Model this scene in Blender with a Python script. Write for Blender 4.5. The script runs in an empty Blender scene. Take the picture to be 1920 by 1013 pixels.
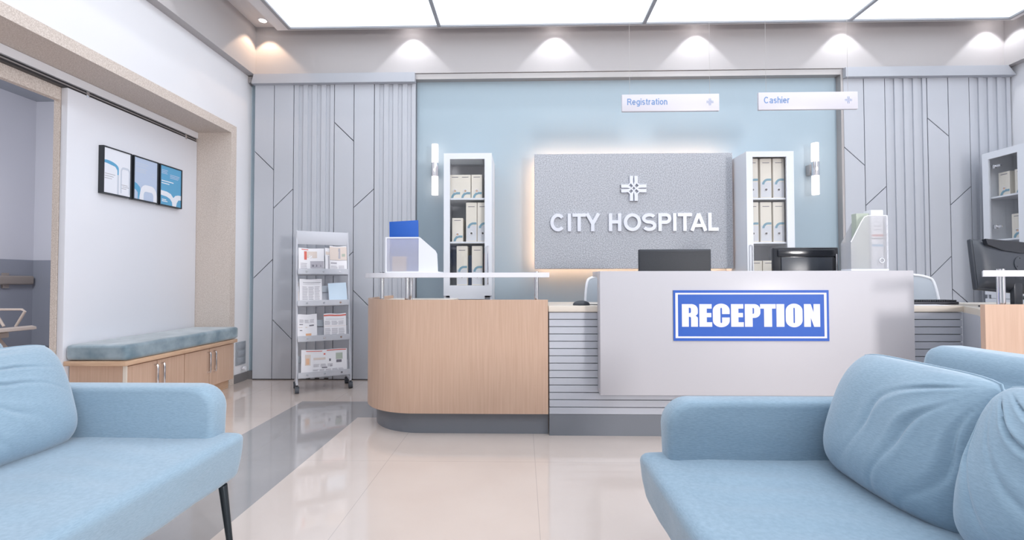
import bpy, bmesh, math, random
from math import sin, cos, pi, radians, sqrt
from mathutils import Vector, Matrix, noise
C = bpy.context.scene.collection
S = bpy.context.scene
random.seed(4)

# ---------------------------------------------------------------- camera, world, exposure, big lights
cam_d = bpy.data.cameras.new('camera'); cam = bpy.data.objects.new('camera', cam_d); C.objects.link(cam)
cam_d.sensor_width = 36.0; cam_d.sensor_fit = 'HORIZONTAL'; cam_d.lens = 36.0*878/1920; cam_d.clip_start = .05
cam.matrix_world = (Matrix.Translation((0, 0, 1.10)) @ Matrix.Rotation(radians(1.32), 4, 'Z')
                    @ Matrix.Rotation(radians(90+1.27), 4, 'X') @ Matrix.Rotation(radians(-.09), 4, 'Z'))
S.camera = cam
S.view_settings.view_transform = 'Standard'; S.view_settings.look = 'None'
S.view_settings.gamma = 1; S.view_settings.use_curve_mapping = False
S.view_settings.exposure = 0.0
world = bpy.data.worlds.new('daylight'); S.world = world; world.use_nodes = True
wb = world.node_tree.nodes['Background']; wb.inputs[0].default_value = (.86, .92, 1, 1); wb.inputs[1].default_value = .5

def area_light(name, loc, aim, sx, sy, power, col):
    d = bpy.data.lights.new(name, 'AREA'); d.shape = 'RECTANGLE'; d.size = sx; d.size_y = sy
    d.energy = power; d.color = col
    o = bpy.data.objects.new(name, d); C.objects.link(o); o.location = loc
    o.rotation_euler = (Vector(aim)-Vector(loc)).to_track_quat('-Z', 'Y').to_euler(); return o
# daylight from the window in the right wall, behind the camera
area_light('window_daylight', (5.28, -3.3, 2.0), (-2.6, 3.2, .8), 1.0, 1.1, 330, (1, .97, .96))
area_light('corridor_fill', (-5.6, 3.6, 3.8), (-6.2, 5.0, 0), 1.2, 2.0, 210, (.93, .95, 1))  # fill lamp added under the corridor ceiling to brighten the corridor
DL = 3.953
def spot(x, y, power, col, z=DL-.03, aim=None, ang=90):
    d = bpy.data.lights.new('downlight_lamp', 'SPOT'); d.energy = power; d.color = col
    d.spot_size = radians(ang); d.spot_blend = .2; d.shadow_soft_size = .02
    o = bpy.data.objects.new('downlight_lamp', d); C.objects.link(o); o.location = (x, y, z); return o
SPOTS = [(-1.216, 5.0), (.358, 5.0), (1.91, 5.0), (3.487, 5.0), (5.03, 5.0)]
for x, y in SPOTS: spot(x, y, 15, (.95, .97, 1))
spot(-2.84, 5.0, 15, (1, .70, .48)); spot(-2.86, 3.5, 16, (.95, .97, 1)); spot(5.08, 4.5, 15, (.95, .97, 1))

# ---------------------------------------------------------------- materials
def lin(c):
    return tuple(((v/255)/12.92 if v/255 <= .04045 else ((v/255+.055)/1.055)**2.4) for v in c)+(1,)
def mat(name, rgb, rough=.5, metal=0, spec=.5, **k):
    m = bpy.data.materials.new(name); m.use_nodes = True
    b = m.node_tree.nodes['Principled BSDF']
    b.inputs['Base Color'].default_value = lin(rgb); b.inputs['Roughness'].default_value = rough
    b.inputs['Metallic'].default_value = metal; b.inputs['Specular IOR Level'].default_value = spec
    for q, v in k.items(): b.inputs[q].default_value = v
    return m
def nodes(m): return m.node_tree.nodes, m.node_tree.links, m.node_tree.nodes['Principled BSDF']
def noisy(m, c1, c2, scale=(1, 1, 1), ns=10, detail=4, bump=0, lo=.35, hi=.65, dist=.002):
    n, l, b = nodes(m)
    tc = n.new('ShaderNodeTexCoord'); mp = n.new('ShaderNodeMapping'); mp.inputs['Scale'].default_value = scale
    nz = n.new('ShaderNodeTexNoise'); nz.inputs['Scale'].default_value = ns; nz.inputs['Detail'].default_value = detail
    cr = n.new('ShaderNodeValToRGB'); cr.color_ramp.elements[0].position = lo; cr.color_ramp.elements[1].position = hi
    cr.color_ramp.elements[0].color = lin(c1); cr.color_ramp.elements[1].color = lin(c2)
    l.new(tc.outputs['Object'], mp.inputs[0]); l.new(mp.outputs[0], nz.inputs['Vector']); l.new(nz.outputs['Fac'], cr.inputs[0])
    l.new(cr.outputs[0], b.inputs['Base Color'])
    if bump:
        bp = n.new('ShaderNodeBump'); bp.inputs['Strength'].default_value = bump; bp.inputs['Distance'].default_value = dist
        l.new(nz.outputs['Fac'], bp.inputs['Height']); l.new(bp.outputs[0], b.inputs['Normal'])
    return m
def emit(name, rgb, st):
    m = mat(name, rgb); n, l, b = nodes(m)
    b.inputs['Emission Color'].default_value = lin(rgb); b.inputs['Emission Strength'].default_value = st
    return m
M = dict(
    wall=mat('painted_wall', (232, 232, 236), .38), upper=mat('upper_wall_shaded', (180, 176, 177), .7),  # upper: shade from the ceiling light frame is darkened into the base colour
    ceil=mat('ceiling_paint', (226, 222, 222), .8),
    panel=mat('grey_panel', (190, 193, 201), .42), groove=mat('panel_groove', (112, 115, 122), .7),
    valance=mat('valance_grey', (176, 179, 187), .45),
    cyan=mat('blue_wall_paint', (163, 180, 191), .6), steel=mat('brushed_steel', (176, 171, 170), .4, .5),
    chrome=mat('chrome', (225, 225, 228), .12, 1), white=mat('white_lacquer', (232, 232, 238), .3),
    gloss=mat('gloss_white_panel', (197, 195, 200), .3, spec=.3), cabwhite=mat('cabinet_white', (226, 229, 236), .35),
    plinth=mat('plinth_grey', (122, 126, 134), .38), base=mat('baseboard_grey', (120, 118, 120), .4),
    slat=mat('slat_grey', (190, 193, 202), .4), counter=mat('counter_cream', (226, 216, 204), .3),
    doorw=mat('door_white', (228, 229, 236), .16), dark=mat('dark_track', (70, 68, 70), .4, .5),
    black=mat('black_frame', (38, 42, 48), .35), blackgloss=mat('black_gloss', (40, 42, 48), .14),
    mon=mat('monitor_plastic', (62, 66, 74), .32), rib=mat('ribbed_plastic', (52, 56, 64), .5),
    paper=mat('newsprint', (232, 230, 234), .8), ink=mat('print_grey', (178, 174, 182), .8),
    inkd=mat('print_dark', (120, 116, 126), .8), red=mat('print_red', (214, 110, 100), .8),
    orange=mat('print_orange', (226, 176, 140), .8), tan=mat('print_tan', (218, 204, 196), .8),
    green=mat('print_green', (176, 184, 172), .8), ltblue=mat('booklet_blue', (206, 224, 240), .5),
    rack=mat('rack_silver', (200, 202, 210), .55, .1), rubber=mat('rubber', (72, 76, 84), .6),
    binder=mat('binder_cream', (232, 226, 215), .6), bgrey=mat('binder_label_grey', (214, 216, 222), .6),
    swoosh=mat('binder_blue', (122, 160, 178), .6), hole=mat('ring_hole', (90, 88, 86), .6),
    navy=mat('dark_blue_folder', (40, 62, 98), .6), folder=mat('blue_folder', (14, 84, 176), .45),
    signblue=mat('sign_blue', (48, 94, 184), .45, spec=.3), signwhite=mat('sign_white', (232, 230, 242), .5),
    letter=mat('letter_white', (228, 230, 240), .3), hang=mat('hanging_sign_white', (208, 205, 213), .4),
    signtext=mat('sign_text_blue', (110, 142, 190), .5), rail=mat('handrail_brown', (158, 148, 142), .5),
    corr=mat('corridor_wall', (206, 207, 216), .5), dado=mat('corridor_dado', (146, 150, 162), .5),
    chair=mat('beige_seating', (206, 192, 182), .35), chairw=mat('chair_white', (238, 240, 246), .3),
    mesh=mat('chair_mesh', (178, 186, 196), .8), leg=mat('sofa_leg', (52, 60, 66), .4, .6),
    pblue=mat('poster_blue', (98, 168, 208), .4), plav=mat('poster_lavender', (190, 204, 228), .4),
    pwhite=mat('poster_white', (236, 238, 246), .4), pgrey=mat('poster_grey', (206, 212, 224), .4),
    vent=mat('vent_grey', (168, 174, 182), .4, .3), sticker=mat('kraft_label', (210, 176, 148), .7),
    pinktxt=mat('poster_pink', (230, 190, 200), .5), box=mat('box_white', (232, 234, 242), .35),
    key=mat('keyboard', (60, 62, 70), .5), lightframe=mat('light_frame_grey', (158, 160, 166), .5, .3),
    teal=mat('teal_mark', (90, 190, 190), .5),
)
M['speckle'] = noisy(mat('grey_speckled_felt', (180, 181, 186), .85), (150, 152, 160), (204, 206, 212), ns=95, detail=2, bump=.9, lo=.3, hi=.7)
M['stone'] = noisy(mat('beige_stone', (206, 194, 186), .6), (194, 180, 170), (222, 211, 203), ns=130, detail=3, bump=.2, dist=.001)
M['wood'] = noisy(mat('beech_laminate', (196, 160, 136), .4), (196, 163, 141), (207, 176, 155), scale=(14, 14, .6), ns=5, detail=6, lo=.3, hi=.7)
M['woodh'] = noisy(mat('beech_edge', (204, 168, 140), .4), (198, 162, 134), (213, 180, 152), scale=(2, 2, 30), ns=5, detail=5)
M['fabric'] = noisy(mat('blue_linen', (140, 176, 202), .9), (132, 157, 176), (146, 171, 189), scale=(1, 1, 5), ns=70, detail=6, bump=.25, lo=.3, hi=.7)
M['fabric'].node_tree.nodes['Principled BSDF'].inputs['Sheen Weight'].default_value = .35
M['velvet'] = noisy(mat('blue_grey_velvet', (120, 142, 154), .7), (94, 120, 134), (158, 174, 184), scale=(1, 1, 1), ns=7, detail=5, bump=.1, lo=.3, hi=.75)
M['velvet'].node_tree.nodes['Principled BSDF'].inputs['Sheen Weight'].default_value = .6
M['lamp'] = emit('lamp_tube', (255, 236, 226), 2.2)
M['ceil_light'] = emit('ceiling_light', (240, 248, 255), 1.35)
M['led'] = emit('led_strip_warm', (255, 198, 158), 34.0)
M['dlamp'] = emit('downlight_lens', (255, 244, 235), 8.0)
def glass(name, alpha, rgb=(255, 255, 255), rough=.02):
    m = bpy.data.materials.new(name); m.use_nodes = True; n, l = m.node_tree.nodes, m.node_tree.links
    out = n['Material Output']; n.remove(n['Principled BSDF'])
    t = n.new('ShaderNodeBsdfTransparent'); g = n.new('ShaderNodeBsdfGlossy'); g.inputs['Roughness'].default_value = rough
    lw = n.new('ShaderNodeLayerWeight'); lw.inputs[0].default_value = .5
    pw = n.new('ShaderNodeMath'); pw.operation = 'POWER'; pw.inputs[1].default_value = 4; l.new(lw.outputs['Facing'], pw.inputs[0])
    f = n.new('ShaderNodeMath'); f.operation = 'MULTIPLY_ADD'; f.inputs[1].default_value = .5; f.inputs[2].default_value = .04; l.new(pw.outputs[0], f.inputs[0])
    mx = n.new('ShaderNodeMixShader'); l.new(f.outputs[0], mx.inputs[0]); l.new(t.outputs[0], mx.inputs[1]); l.new(g.outputs[0], mx.inputs[2])
    if alpha:
        d = n.new('ShaderNodeBsdfDiffuse'); d.inputs[0].default_value = lin(rgb)
        m2 = n.new('ShaderNodeMixShader'); m2.inputs[0].default_value = alpha
        l.new(mx.outputs[0], m2.inputs[1]); l.new(d.outputs[0], m2.inputs[2]); mx = m2
    l.new(mx.outputs[0], out.inputs[0]); return m
M['glass'] = glass('cabinet_glass', 0); M['frost'] = glass('frosted_plastic', .38, (215, 215, 224), .3)
M['frost2'] = glass('milky_plastic', .34, (200, 201, 206), .3)
def floor_mat(name, c1, c2, rough):
    m = noisy(mat(name, c1, rough, spec=.7), c1, c2, ns=3, detail=8, lo=.3, hi=.7); n, l, b = nodes(m)
    b.inputs['Coat Weight'].default_value = .6; b.inputs['Coat Roughness'].default_value = .015
    tc = n.new('ShaderNodeTexCoord'); sp = n.new('ShaderNodeSeparateXYZ'); l.new(tc.outputs['Object'], sp.inputs[0])
    outs = []
    for ax, off in (('X', .43), ('Y', .34)):
        a = n.new('ShaderNodeMath'); a.operation = 'ADD'; a.inputs[1].default_value = 40+off; l.new(sp.outputs[ax], a.inputs[0])
        md = n.new('ShaderNodeMath'); md.operation = 'MODULO'; md.inputs[1].default_value = .9; l.new(a.outputs[0], md.inputs[0])
        lt = n.new('ShaderNodeMath'); lt.operation = 'LESS_THAN'; lt.inputs[1].default_value = .004; l.new(md.outputs[0], lt.inputs[0]); outs.append(lt)
    mxm = n.new('ShaderNodeMath'); mxm.operation = 'MAXIMUM'; l.new(outs[0].outputs[0], mxm.inputs[0]); l.new(outs[1].outputs[0], mxm.inputs[1])
    mix = n.new('ShaderNodeMix'); mix.data_type = 'RGBA'; old = b.inputs['Base Color'].links[0].from_socket
    sc = n.new('ShaderNodeMath'); sc.operation = 'MULTIPLY'; sc.inputs[1].default_value = .35; l.new(mxm.outputs[0], sc.inputs[0])
    l.new(sc.outputs[0], mix.inputs[0]); l.new(old, mix.inputs[6]); mix.inputs[7].default_value = lin((150, 142, 138)); l.new(mix.outputs[2], b.inputs['Base Color'])
    return m
M['floor'] = floor_mat('cream_polished_tile', (210, 196, 188), (215, 202, 194), .09)
M['floorg'] = floor_mat('grey_polished_tile', (156, 153, 154), (163, 160, 160), .09)
M['carpet'] = mat('corridor_floor', (150, 148, 152), .3)

# ---------------------------------------------------------------- mesh helpers
class MB:
    def __init__(s): s.bm = bmesh.new(); s.slots = []
    def mi(s, m):
        if m not in s.slots: s.slots.append(m)
        return s.slots.index(m)
    def _mark(s, faces, m):
        i = s.mi(m)
        for f in faces: f.material_index = i
    def box(s, x0, x1, y0, y1, z0, z1, m='wall', bev=0, seg=2, T=None):
        r = bmesh.ops.create_cube(s.bm, size=1)
        vs = r['verts']
        for v in vs:
            v.co = Vector((x0+(v.co.x+.5)*(x1-x0), y0+(v.co.y+.5)*(y1-y0), z0+(v.co.z+.5)*(z1-z0)))
        fs = list({f for v in vs for f in v.link_faces}); s._mark(fs, m)
        allv = vs
        if bev:
            es = list({e for v in vs for e in v.link_edges})
            r = bmesh.ops.bevel(s.bm, geom=es, offset=bev, segments=seg, affect='EDGES', profile=.5, clamp_overlap=True)
            allv = list(set(r['verts']) | {v for v in vs if v.is_valid}); s._mark([f for f in r['faces']], m)
        if T is not None:
            for v in allv: v.co = T @ v.co
        return s
    def cyl(s, p0, p1, r0, m='wall', r1=None, seg=20, cap=True):
        p0, p1 = Vector(p0), Vector(p1); d = p1-p0; r1 = r0 if r1 is None else r1
        q = d.to_track_quat('Z', 'Y').to_matrix().to_4x4(); q.translation = (p0+p1)/2
        r = bmesh.ops.create_cone(s.bm, cap_ends=cap, segments=seg, radius1=r0, radius2=r1, depth=d.length, matrix=q)
        s._mark(list({f for v in r['verts'] for f in v.link_faces}), m); return s
    def tube(s, pts, r, m='wall', seg=8, closed=False):
        pts = [Vector(p) for p in pts]; n = len(pts); rings = []; prev = None
        for i, p in enumerate(pts):
            a = pts[i-1] if (i > 0 or closed) else p; b = pts[(i+1) % n] if (i < n-1 or closed) else p
            t = (b-a).normalized()
            if prev is None: u = t.orthogonal().normalized()
            else: u = (prev-t*prev.dot(t)).normalized()
            prev = u; w = t.cross(u); rr = r[i] if isinstance(r, (list, tuple)) else r
            rings.append([s.bm.verts.new(p+u*cos(2*pi*k/seg)*rr+w*sin(2*pi*k/seg)*rr) for k in range(seg)])
        fs = []
        for i in range(n if closed else n-1):
            A, B = rings[i], rings[(i+1) % n]
            for k in range(seg): fs.append(s.bm.faces.new((A[k], A[(k+1) % seg], B[(k+1) % seg], B[k])))
        if not closed: fs.append(s.bm.faces.new(rings[0][::-1])); fs.append(s.bm.faces.new(rings[-1]))
        s._mark(fs, m); return s
    def prism(s, poly, f, a, b, m='wall'):
        """poly: list of 2d; f(u,v,t)->3d, extruded t=a..b"""
        A = [s.bm.verts.new(f(u, v, a)) for u, v in poly]; B = [s.bm.verts.new(f(u, v, b)) for u, v in poly]; n = len(poly)
        fs = [s.bm.faces.new(A[::-1]), s.bm.faces.new(B)]
        for i in range(n): fs.append(s.bm.faces.new((A[i], A[(i+1) % n], B[(i+1) % n], B[i])))
        s._mark(fs, m); return s
    def grid(s, nu, nv, f, m='wall', wu=False):
        V = [[s.bm.verts.new(f(i/(nu-1 if not wu else nu), j/(nv-1))) for j in range(nv)] for i in range(nu)]
        fs = []
        for i in range(nu if wu else nu-1):
            for j in range(nv-1):
                fs.append(s.bm.faces.new((V[i][j], V[(i+1) % nu][j], V[(i+1) % nu][j+1], V[i][j+1])))
        s._mark(fs, m); return V
def P2(name, mb, parent=None, local=True, smooth=True, sharp=32):
    bm = mb.bm; bmesh.ops.recalc_face_normals(bm, faces=bm.faces[:])
    me = bpy.data.meshes.new(name); bm.to_mesh(me); bm.free()
    for k in mb.slots: me.materials.append(M[k])
    if smooth:
        for p in me.polygons: p.use_smooth = True
        me.set_sharp_from_angle(angle=radians(sharp))
    o = bpy.data.objects.new(name, me); C.objects.link(o)
    if parent is not None:
        o.parent = parent
        if not local:
            r = parent
            mats = []
            while r: mats.append(r.matrix_parent_inverse.copy() @ r.matrix_basis.copy() if r.parent else r.matrix_basis.copy()); r = r.parent
            Mx = Matrix.Identity(4)
            for q in reversed(mats): Mx = Mx @ q
            o.matrix_parent_inverse = Mx.inverted()
    return o
def W(name, mb, parent, **k): return P2(name, mb, parent, local=False, **k)
def tag(o, label, cat, group=None):
    o['label'] = label; o['category'] = cat
    if group: o['group'] = group
    return o
def thing(name, label, cat, loc=(0, 0, 0), rz=0, group=None):
    o = bpy.data.objects.new(name, None); C.objects.link(o); o.empty_display_size = .1
    o.location = loc; o.rotation_euler = (0, 0, rz)
    o.matrix_basis = Matrix.Translation(loc) @ Matrix.Rotation(rz, 4, 'Z')
    return tag(o, label, cat, group)
def struct(name, mb, **k):
    o = P2(name, mb, **k); o['kind'] = 'structure'; return o
def copy_tree(o, parent=None):
    c = o.copy(); C.objects.link(c); c.parent = parent
    for ch in list(o.children): copy_tree(ch, c)
    return c
def dup(root, loc, rz, label, group=None):
    c = copy_tree(root); c.matrix_basis = Matrix.Translation(loc) @ Matrix.Rotation(rz, 4, 'Z'); c['label'] = label
    if group: c['group'] = group
    return c
def curve_mesh(name, loops, ext, m, xf, parent=None, local=True, sharp=30):
    """2d loops (outer + holes, even-odd) filled and extruded; xf maps (x,y,z) to 3d"""
    cu = bpy.data.curves.new(name, 'CURVE'); cu.dimensions = '2D'; cu.fill_mode = 'BOTH'; cu.extrude = ext
    for lp in loops:
        sp = cu.splines.new('POLY'); sp.points.add(len(lp)-1); sp.use_cyclic_u = True
        for i, (x, y) in enumerate(lp): sp.points[i].co = (x, y, 0, 1)
    return _c2m(name, cu, m, xf, parent, local)
def _c2m(name, cu, m, xf, parent, local):
    t = bpy.data.objects.new('t', cu); C.objects.link(t)
    me = bpy.data.meshes.new_from_object(t.evaluated_get(bpy.context.evaluated_depsgraph_get()))
    bpy.data.objects.remove(t); bpy.data.curves.remove(cu); me.name = name
    mb = MB(); mb.bm.from_mesh(me); bpy.data.meshes.remove(me)
    for v in mb.bm.verts: v.co = xf @ v.co
    mb._mark(mb.bm.faces, m)
    return P2(name, mb, parent, local=local, smooth=False)
def text_mesh(name, txt, size, ext, m, xf, parent=None, local=True, bold=0, space=1, width=None, height=None):
    cu = bpy.data.curves.new(name, 'FONT'); cu.body = txt; cu.size = size; cu.extrude = ext; cu.offset = bold; cu.space_character = space
    t = bpy.data.objects.new('t', cu); C.objects.link(t)
    me = bpy.data.meshes.new_from_object(t.evaluated_get(bpy.context.evaluated_depsgraph_get()))
    bpy.data.objects.remove(t); bpy.data.curves.remove(cu); me.name = name
    xs = [v.co.x for v in me.vertices]; ys = [v.co.y for v in me.vertices]
    sx = width/(max(xs)-min(xs)) if width else 1; sy = height/(max(ys)-min(ys)) if height else sx
    mb = MB(); mb.bm.from_mesh(me)
    for v in mb.bm.verts: v.co = xf @ Vector(((v.co.x-min(xs))*sx, (v.co.y-min(ys))*sy, v.co.z))
    bpy.data.meshes.remove(me); mb._mark(mb.bm.faces, m)
    return P2(name, mb, parent, local=local, smooth=False)
def upright(x, y, z, rz=0):       # text plane facing -Y
    return Matrix.Translation((x, y, z)) @ Matrix.Rotation(rz, 4, 'Z') @ Matrix.Rotation(pi/2, 4, 'X')

def garc(cx, cy, rx, ry, a0, a1, n=14): return [(cx+rx*cos(radians(a0+(a1-a0)*i/n)), cy+ry*sin(radians(a0+(a1-a0)*i/n))) for i in range(n+1)]
def glyph_strokes(ch, w, k):
    """centre lines inside a box w wide, 1 high (x-height .72), stroke k"""
    h = k/2; L, Rr, B, Tt = h, w-h, h, 1-h; X = .73-h; c = w/2
    d = {
     'C': [garc(c, .5, c-h, .5-h, 42, 318, 28)], 'O': [garc(c, .5, c-h, .5-h, 0, 360, 36)], 'I': [[(c, 0), (c, 1)]],
     'T': [[(0, Tt), (w, Tt)], [(c, 0), (c, Tt)]], 'Y': [[(h*.9, 1), (c, .42)], [(w-h*.9, 1), (c, .42)], [(c, 0), (c, .44)]],
     'H': [[(L, 0), (L, 1)], [(Rr, 0), (Rr, 1)], [(L, .52), (Rr, .52)]],
     'P': [[(L, 0), (L, 1)], [(L, Tt), (w*.55, Tt)]+garc(w*.58, .70, w*.42-h, .30-h, 90, -90, 14)+[(L, .40+h)]],
     'R': [[(L, 0), (L, 1)], [(L, Tt), (w*.55, Tt)]+garc(w*.58, .72, w*.40-h, .28-h, 90, -90, 14)+[(L, .44+h)], [(w*.5, .48), (w*.72, .40), (w-h, .12), (w-h*.6, 0)]],
     'A': [[(h*.9, 0), (c, .97)], [(w-h*.9, 0), (c, .97)], [(w*.2, .30), (w*.8, .30)]],
     'L': [[(L, 0), (L, 1)], [(L, B), (w, B)]],
     'S': [garc(c, .51+(.49-h)/2, c-h, (.49-h)/2, 28, 262, 20)+garc(c, h+(.51-h)/2, c-h, (.51-h)/2, 82, -150, 20)],
     's': [garc(c, .37+(.36-h)/2, c-h, (.36-h)/2, 28, 258, 14)+garc(c, h+(.37-h)/2, c-h, (.37-h)/2, 78, -150, 14)],
     'i': [[(c, 0), (c, .73)], [(c, .86), (c, 1.0)]], 'r': [[(L, 0), (L, .73)], garc(L+w*.55, .40, w*.55, .33-h, 150, 75, 8)],
     't': [[(c, .93), (c, .2)]+garc(c+.13, .2, .13, .2-h, 180, 280, 6), [(0, X), (w, X)]],
     'n': [[(L, 0), (L, .73)], garc(c, .42, c-h, .31-h, 165, 0, 12)+[(Rr, 0)]], 'h': [[(L, 0), (L, 1)], garc(c, .42, c-h, .31-h, 165, 0, 12)+[(Rr, 0)]],
     'o': [garc(c, .365, c-h, .365-h, 0, 360, 24)], 'e': [[(L, .38), (Rr, .38)]+garc(c, .365, c-h, .365-h, 5, 320, 24)],
     'a': [garc(c, .52, c-h, .21-h, 160, 0, 10)+[(Rr, 0)], [(Rr, .42)]+garc(c*.92, .21, c*.92-h, .21-h, 80, 350, 16)],
     'g': [garc(c, .365, c-h, .365-h, 0, 360, 24), [(Rr, .73), (Rr, -.05)]+garc(c, -.05, c-h, .2-h, 0, -150, 12)],
    }
    return d[ch]
def glyph_text(name, items, p0, sc, H_, k, m, x, y, z, depth, parent):
    b = MB(); cnt = 0
    for ch, a, c in items:
        w = (c-a)*sc/H_; xo = x+(a-p0)*sc
        for st in glyph_strokes(ch, w, k):
            n = len(st); closed = (abs(st[0][0]-st[-1][0]) < 1e-6 and abs(st[0][1]-st[-1][1]) < 1e-6); L = []; Q = []; cnt += 1
            for i, (u, v) in enumerate(st):
                ua, va = st[i-1] if i else (st[-2] if closed else st[0]); ub, vb = st[i+1] if i < n-1 else (st[1] if closed else st[-1])
                dx, dy = ub-ua, vb-va; dl = sqrt(dx*dx+dy*dy) or 1
                L.append((xo+(u-dy/dl*k/2)*H_, z+(v+dx/dl*k/2)*H_)); Q.append((xo+(u+dy/dl*k/2)*H_, z+(v-dx/dl*k/2)*H_))
            for i in range(n-1):
                b.prism([L[i], L[i+1], Q[i+1], Q[i]], lambda u, v, tt: Vector((u, tt, v)), y-depth-(cnt % 7)*depth*.002, y, m)
    return P2(name, b, parent, local=False, smooth=False)
def line_items(txt, ws, gap):
    o = []; p = 0
    for ch in txt: o.append((ch, p, p+ws[ch])); p += ws[ch]+gap
    return o
WS = dict(R=.66, e=.54, g=.54, i=.13, s=.47, t=.32, r=.34, a=.53, o=.56, n=.5, C=.72, h=.5)

# ================================================================ SETTING
XL, XR, YB = -3.087, 5.31, 5.16
b = MB()
b.box(-7.6, -2.01, -4, 7.1, -.1, 0, 'floor'); b.box(-2.01, -1.33, -4, 4.25, -.1, 0, 'floorg'); b.box(-2.01, -1.33, 4.25, 5.4, -.1, 0, 'floor')
b.box(-1.33, 5.6, -4, 3.76, -.1, 0, 'floor'); b.box(-1.33, 5.6, 3.76, 4.25, -.1, 0, 'floorg'); b.box(-1.33, 5.6, 4.25, 5.4, -.1, 0, 'floor')
struct('floor', b, smooth=False)
struct('ceiling', MB().box(-3.75, 5.6, -4, 5.5, DL, DL+.1, 'ceil').box(-7.7, -3.6, -4, 7.2, 3.87, 4.05, 'vent'), smooth=False)
# back wall: blue wall, upper wall band, the slim head trim over the blue wall
struct('wall_back', MB().box(-3.3, 5.6, 5.23, 5.45, 0, 3.45, 'cyan').box(-3.1, 5.6, 5.14, 5.45, 3.41, 3.96, 'upper'), smooth=False)
b = MB().box(-1.19, 3.50, 5.15, 5.23, 3.345, 3.405, 'steel').box(XL, -3.0, 5.15, 5.23, 3.33, 3.40, 'steel').box(3.475, 3.50, 5.15, 5.23, 0, 3.345, 'steel')
struct('trim_head', b, smooth=False)
# upper side beams
struct('wall_beam_left', MB().box(-3.2, -2.996, -4, 5.14, 3.405, DL, 'upper'), smooth=False)
struct('wall_beam_right', MB().box(5.22, 5.6, -4, 5.14, 3.405, DL, 'upper'), smooth=False)
# left wall with the deep opening
b = MB()
b.box(-3.50, XL, 4.94, 5.23, 0, 3.405, 'wall'); b.box(-3.50, XL, .8, 4.94, 2.755, 3.405, 'wall'); b.box(-3.50, XL, -4, .8, 0, 3.405, 'wall')
struct('wall_left', b, smooth=False)
b = MB()
b.box(-3.46, XL+.012, 4.847, 4.935, 0, 2.755, 'stone'); b.box(-3.46, XL+.012, .9, 4.847, 2.668, 2.755, 'stone'); b.box(-3.46, XL+.012, .812, .9, 0, 2.755, 'stone')
struct('trim_opening', b, smooth=False)
b = MB()
b.box(-3.53, -3.505, 3.44, 7.0, 0, 4.0, 'wall'); b.box(-3.53, -3.505, -4, 3.44, 2.53, 4.0, 'wall'); b.box(-3.53, -3.505, -4, .9, 0, 2.53, 'wall')
struct('wall_passage', b, smooth=False)
b = MB()
b.box(-3.54, -3.495, 3.43, 3.50, 0, 2.60, 'stone'); b.box(-3.54, -3.495, .9, 3.43, 2.47, 2.60, 'stone')
struct('trim_passage', b, smooth=False)
# corridor shell with dado
b = MB().box(-7.7, -7.5, -4, 7.1, 1.42, 4.0, 'corr').box(-7.7, -7.495, -4, 7.1, 0, 1.42, 'dado')
struct('wall_corridor_left', b, smooth=False)
b = MB().box(-7.5, -3.5, 7.0, 7.2, 1.42, 4.0, 'corr').box(-7.5, -3.5, 6.995, 7.2, 0, 1.42, 'dado').box(-7.49, -3.7, 6.98, 7.0, 0, .12, 'plinth')
struct('wall_corridor_back', b, smooth=False)
# right wall, window opening behind the camera
b = MB().box(XR, 5.6, -2.7, 5.23, 0, 3.405, 'wall').box(XR, 5.6, -4, -3.9, 0, 3.405, 'wall').box(XR, 5.6, -3.9, -2.7, 0, 1.35, 'wall').box(XR, 5.6, -3.9, -2.7, 2.65, 3.405, 'wall')
struct('wall_right', b, smooth=False)
b = MB()
for y0, y1, z0, z1 in ((-3.9, -2.7, 1.35, 1.40), (-3.9, -2.7, 2.60, 2.65), (-3.9, -3.85, 1.40, 2.60), (-2.75, -2.7, 1.40, 2.60), (-3.32, -3.28, 1.40, 2.60)):
    b.box(5.42, 5.48, y0, y1, z0, z1, 'white')
struct('window_1', b, smooth=False)
# baseboards
struct('baseboard_left', MB().box(XL-.01, XL+.015, 4.937, 5.165, 0, .09, 'base').box(XL, -3.0, 5.19, 5.231, 0, .09, 'base'), smooth=False)
struct('baseboard_right', MB().box(XR-.015, XR+.01, -4, 5.16, 0, .09, 'base'), smooth=False)

# ---- decorative wall panels (grey boards with grooves, diagonal joints and ribs)
def clip_panel(name, x0, w3, diag, xend):
    """flat boards as separate polys split by diagonal joints; ribs in between"""
    b = MB(); g = .0045; zt = 3.36
    b.box(x0, xend, 5.185, 5.229, .0, zt, 'groove')
    cells = diag
    for (a, c, lines) in cells:                 # flat board a..c, joint lines list of (zl, zr)
        prev = (0.012, 0.012)
        for (zl, zr) in lines+[(zt, zt)]:
            gg = g*1.4 if (zl, zr) != (zt, zt) else 0
            pg = g*1.4 if prev != (0.012, 0.012) else 0
            poly = [(a+g, prev[0]+pg), (c-g, prev[1]+pg), (c-g, zr-gg), (a+g, zl-gg)]
            b.prism(poly, lambda u, v, t: Vector((u, t, v)), 5.16, 5.19, 'panel')
            prev = (zl, zr)
    for (a, c) in w3:                           # ribbed sections
        n = 4; wv = (c-a)/(n+.5)
        b.box(a+g, c-g, 5.178, 5.19, .012, zt, 'panel')
        for k in range(n+1):
            xa = a+g+k*wv; xb = min(xa+wv*.5, c-g)
            b.box(xa, xb, 5.162, 5.18, .012, zt, 'panel')
    return struct(name, b, smooth=False)
L0 = -3.012
clip_panel('wall_panels_left', L0, [(-2.568, -2.108), (-1.657, -1.19)],
           [(L0, -2.79, [(1.128, 1.336), (2.554, 2.347)]), (-2.79, -2.568, [(.665, .452), (1.915, 2.124)]),
            (-2.108, -1.886, [(1.20, 1.42), (2.871, 2.664)]), (-1.886, -1.657, [(.99, .77), (1.917, 2.118)])], -1.19)
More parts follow.
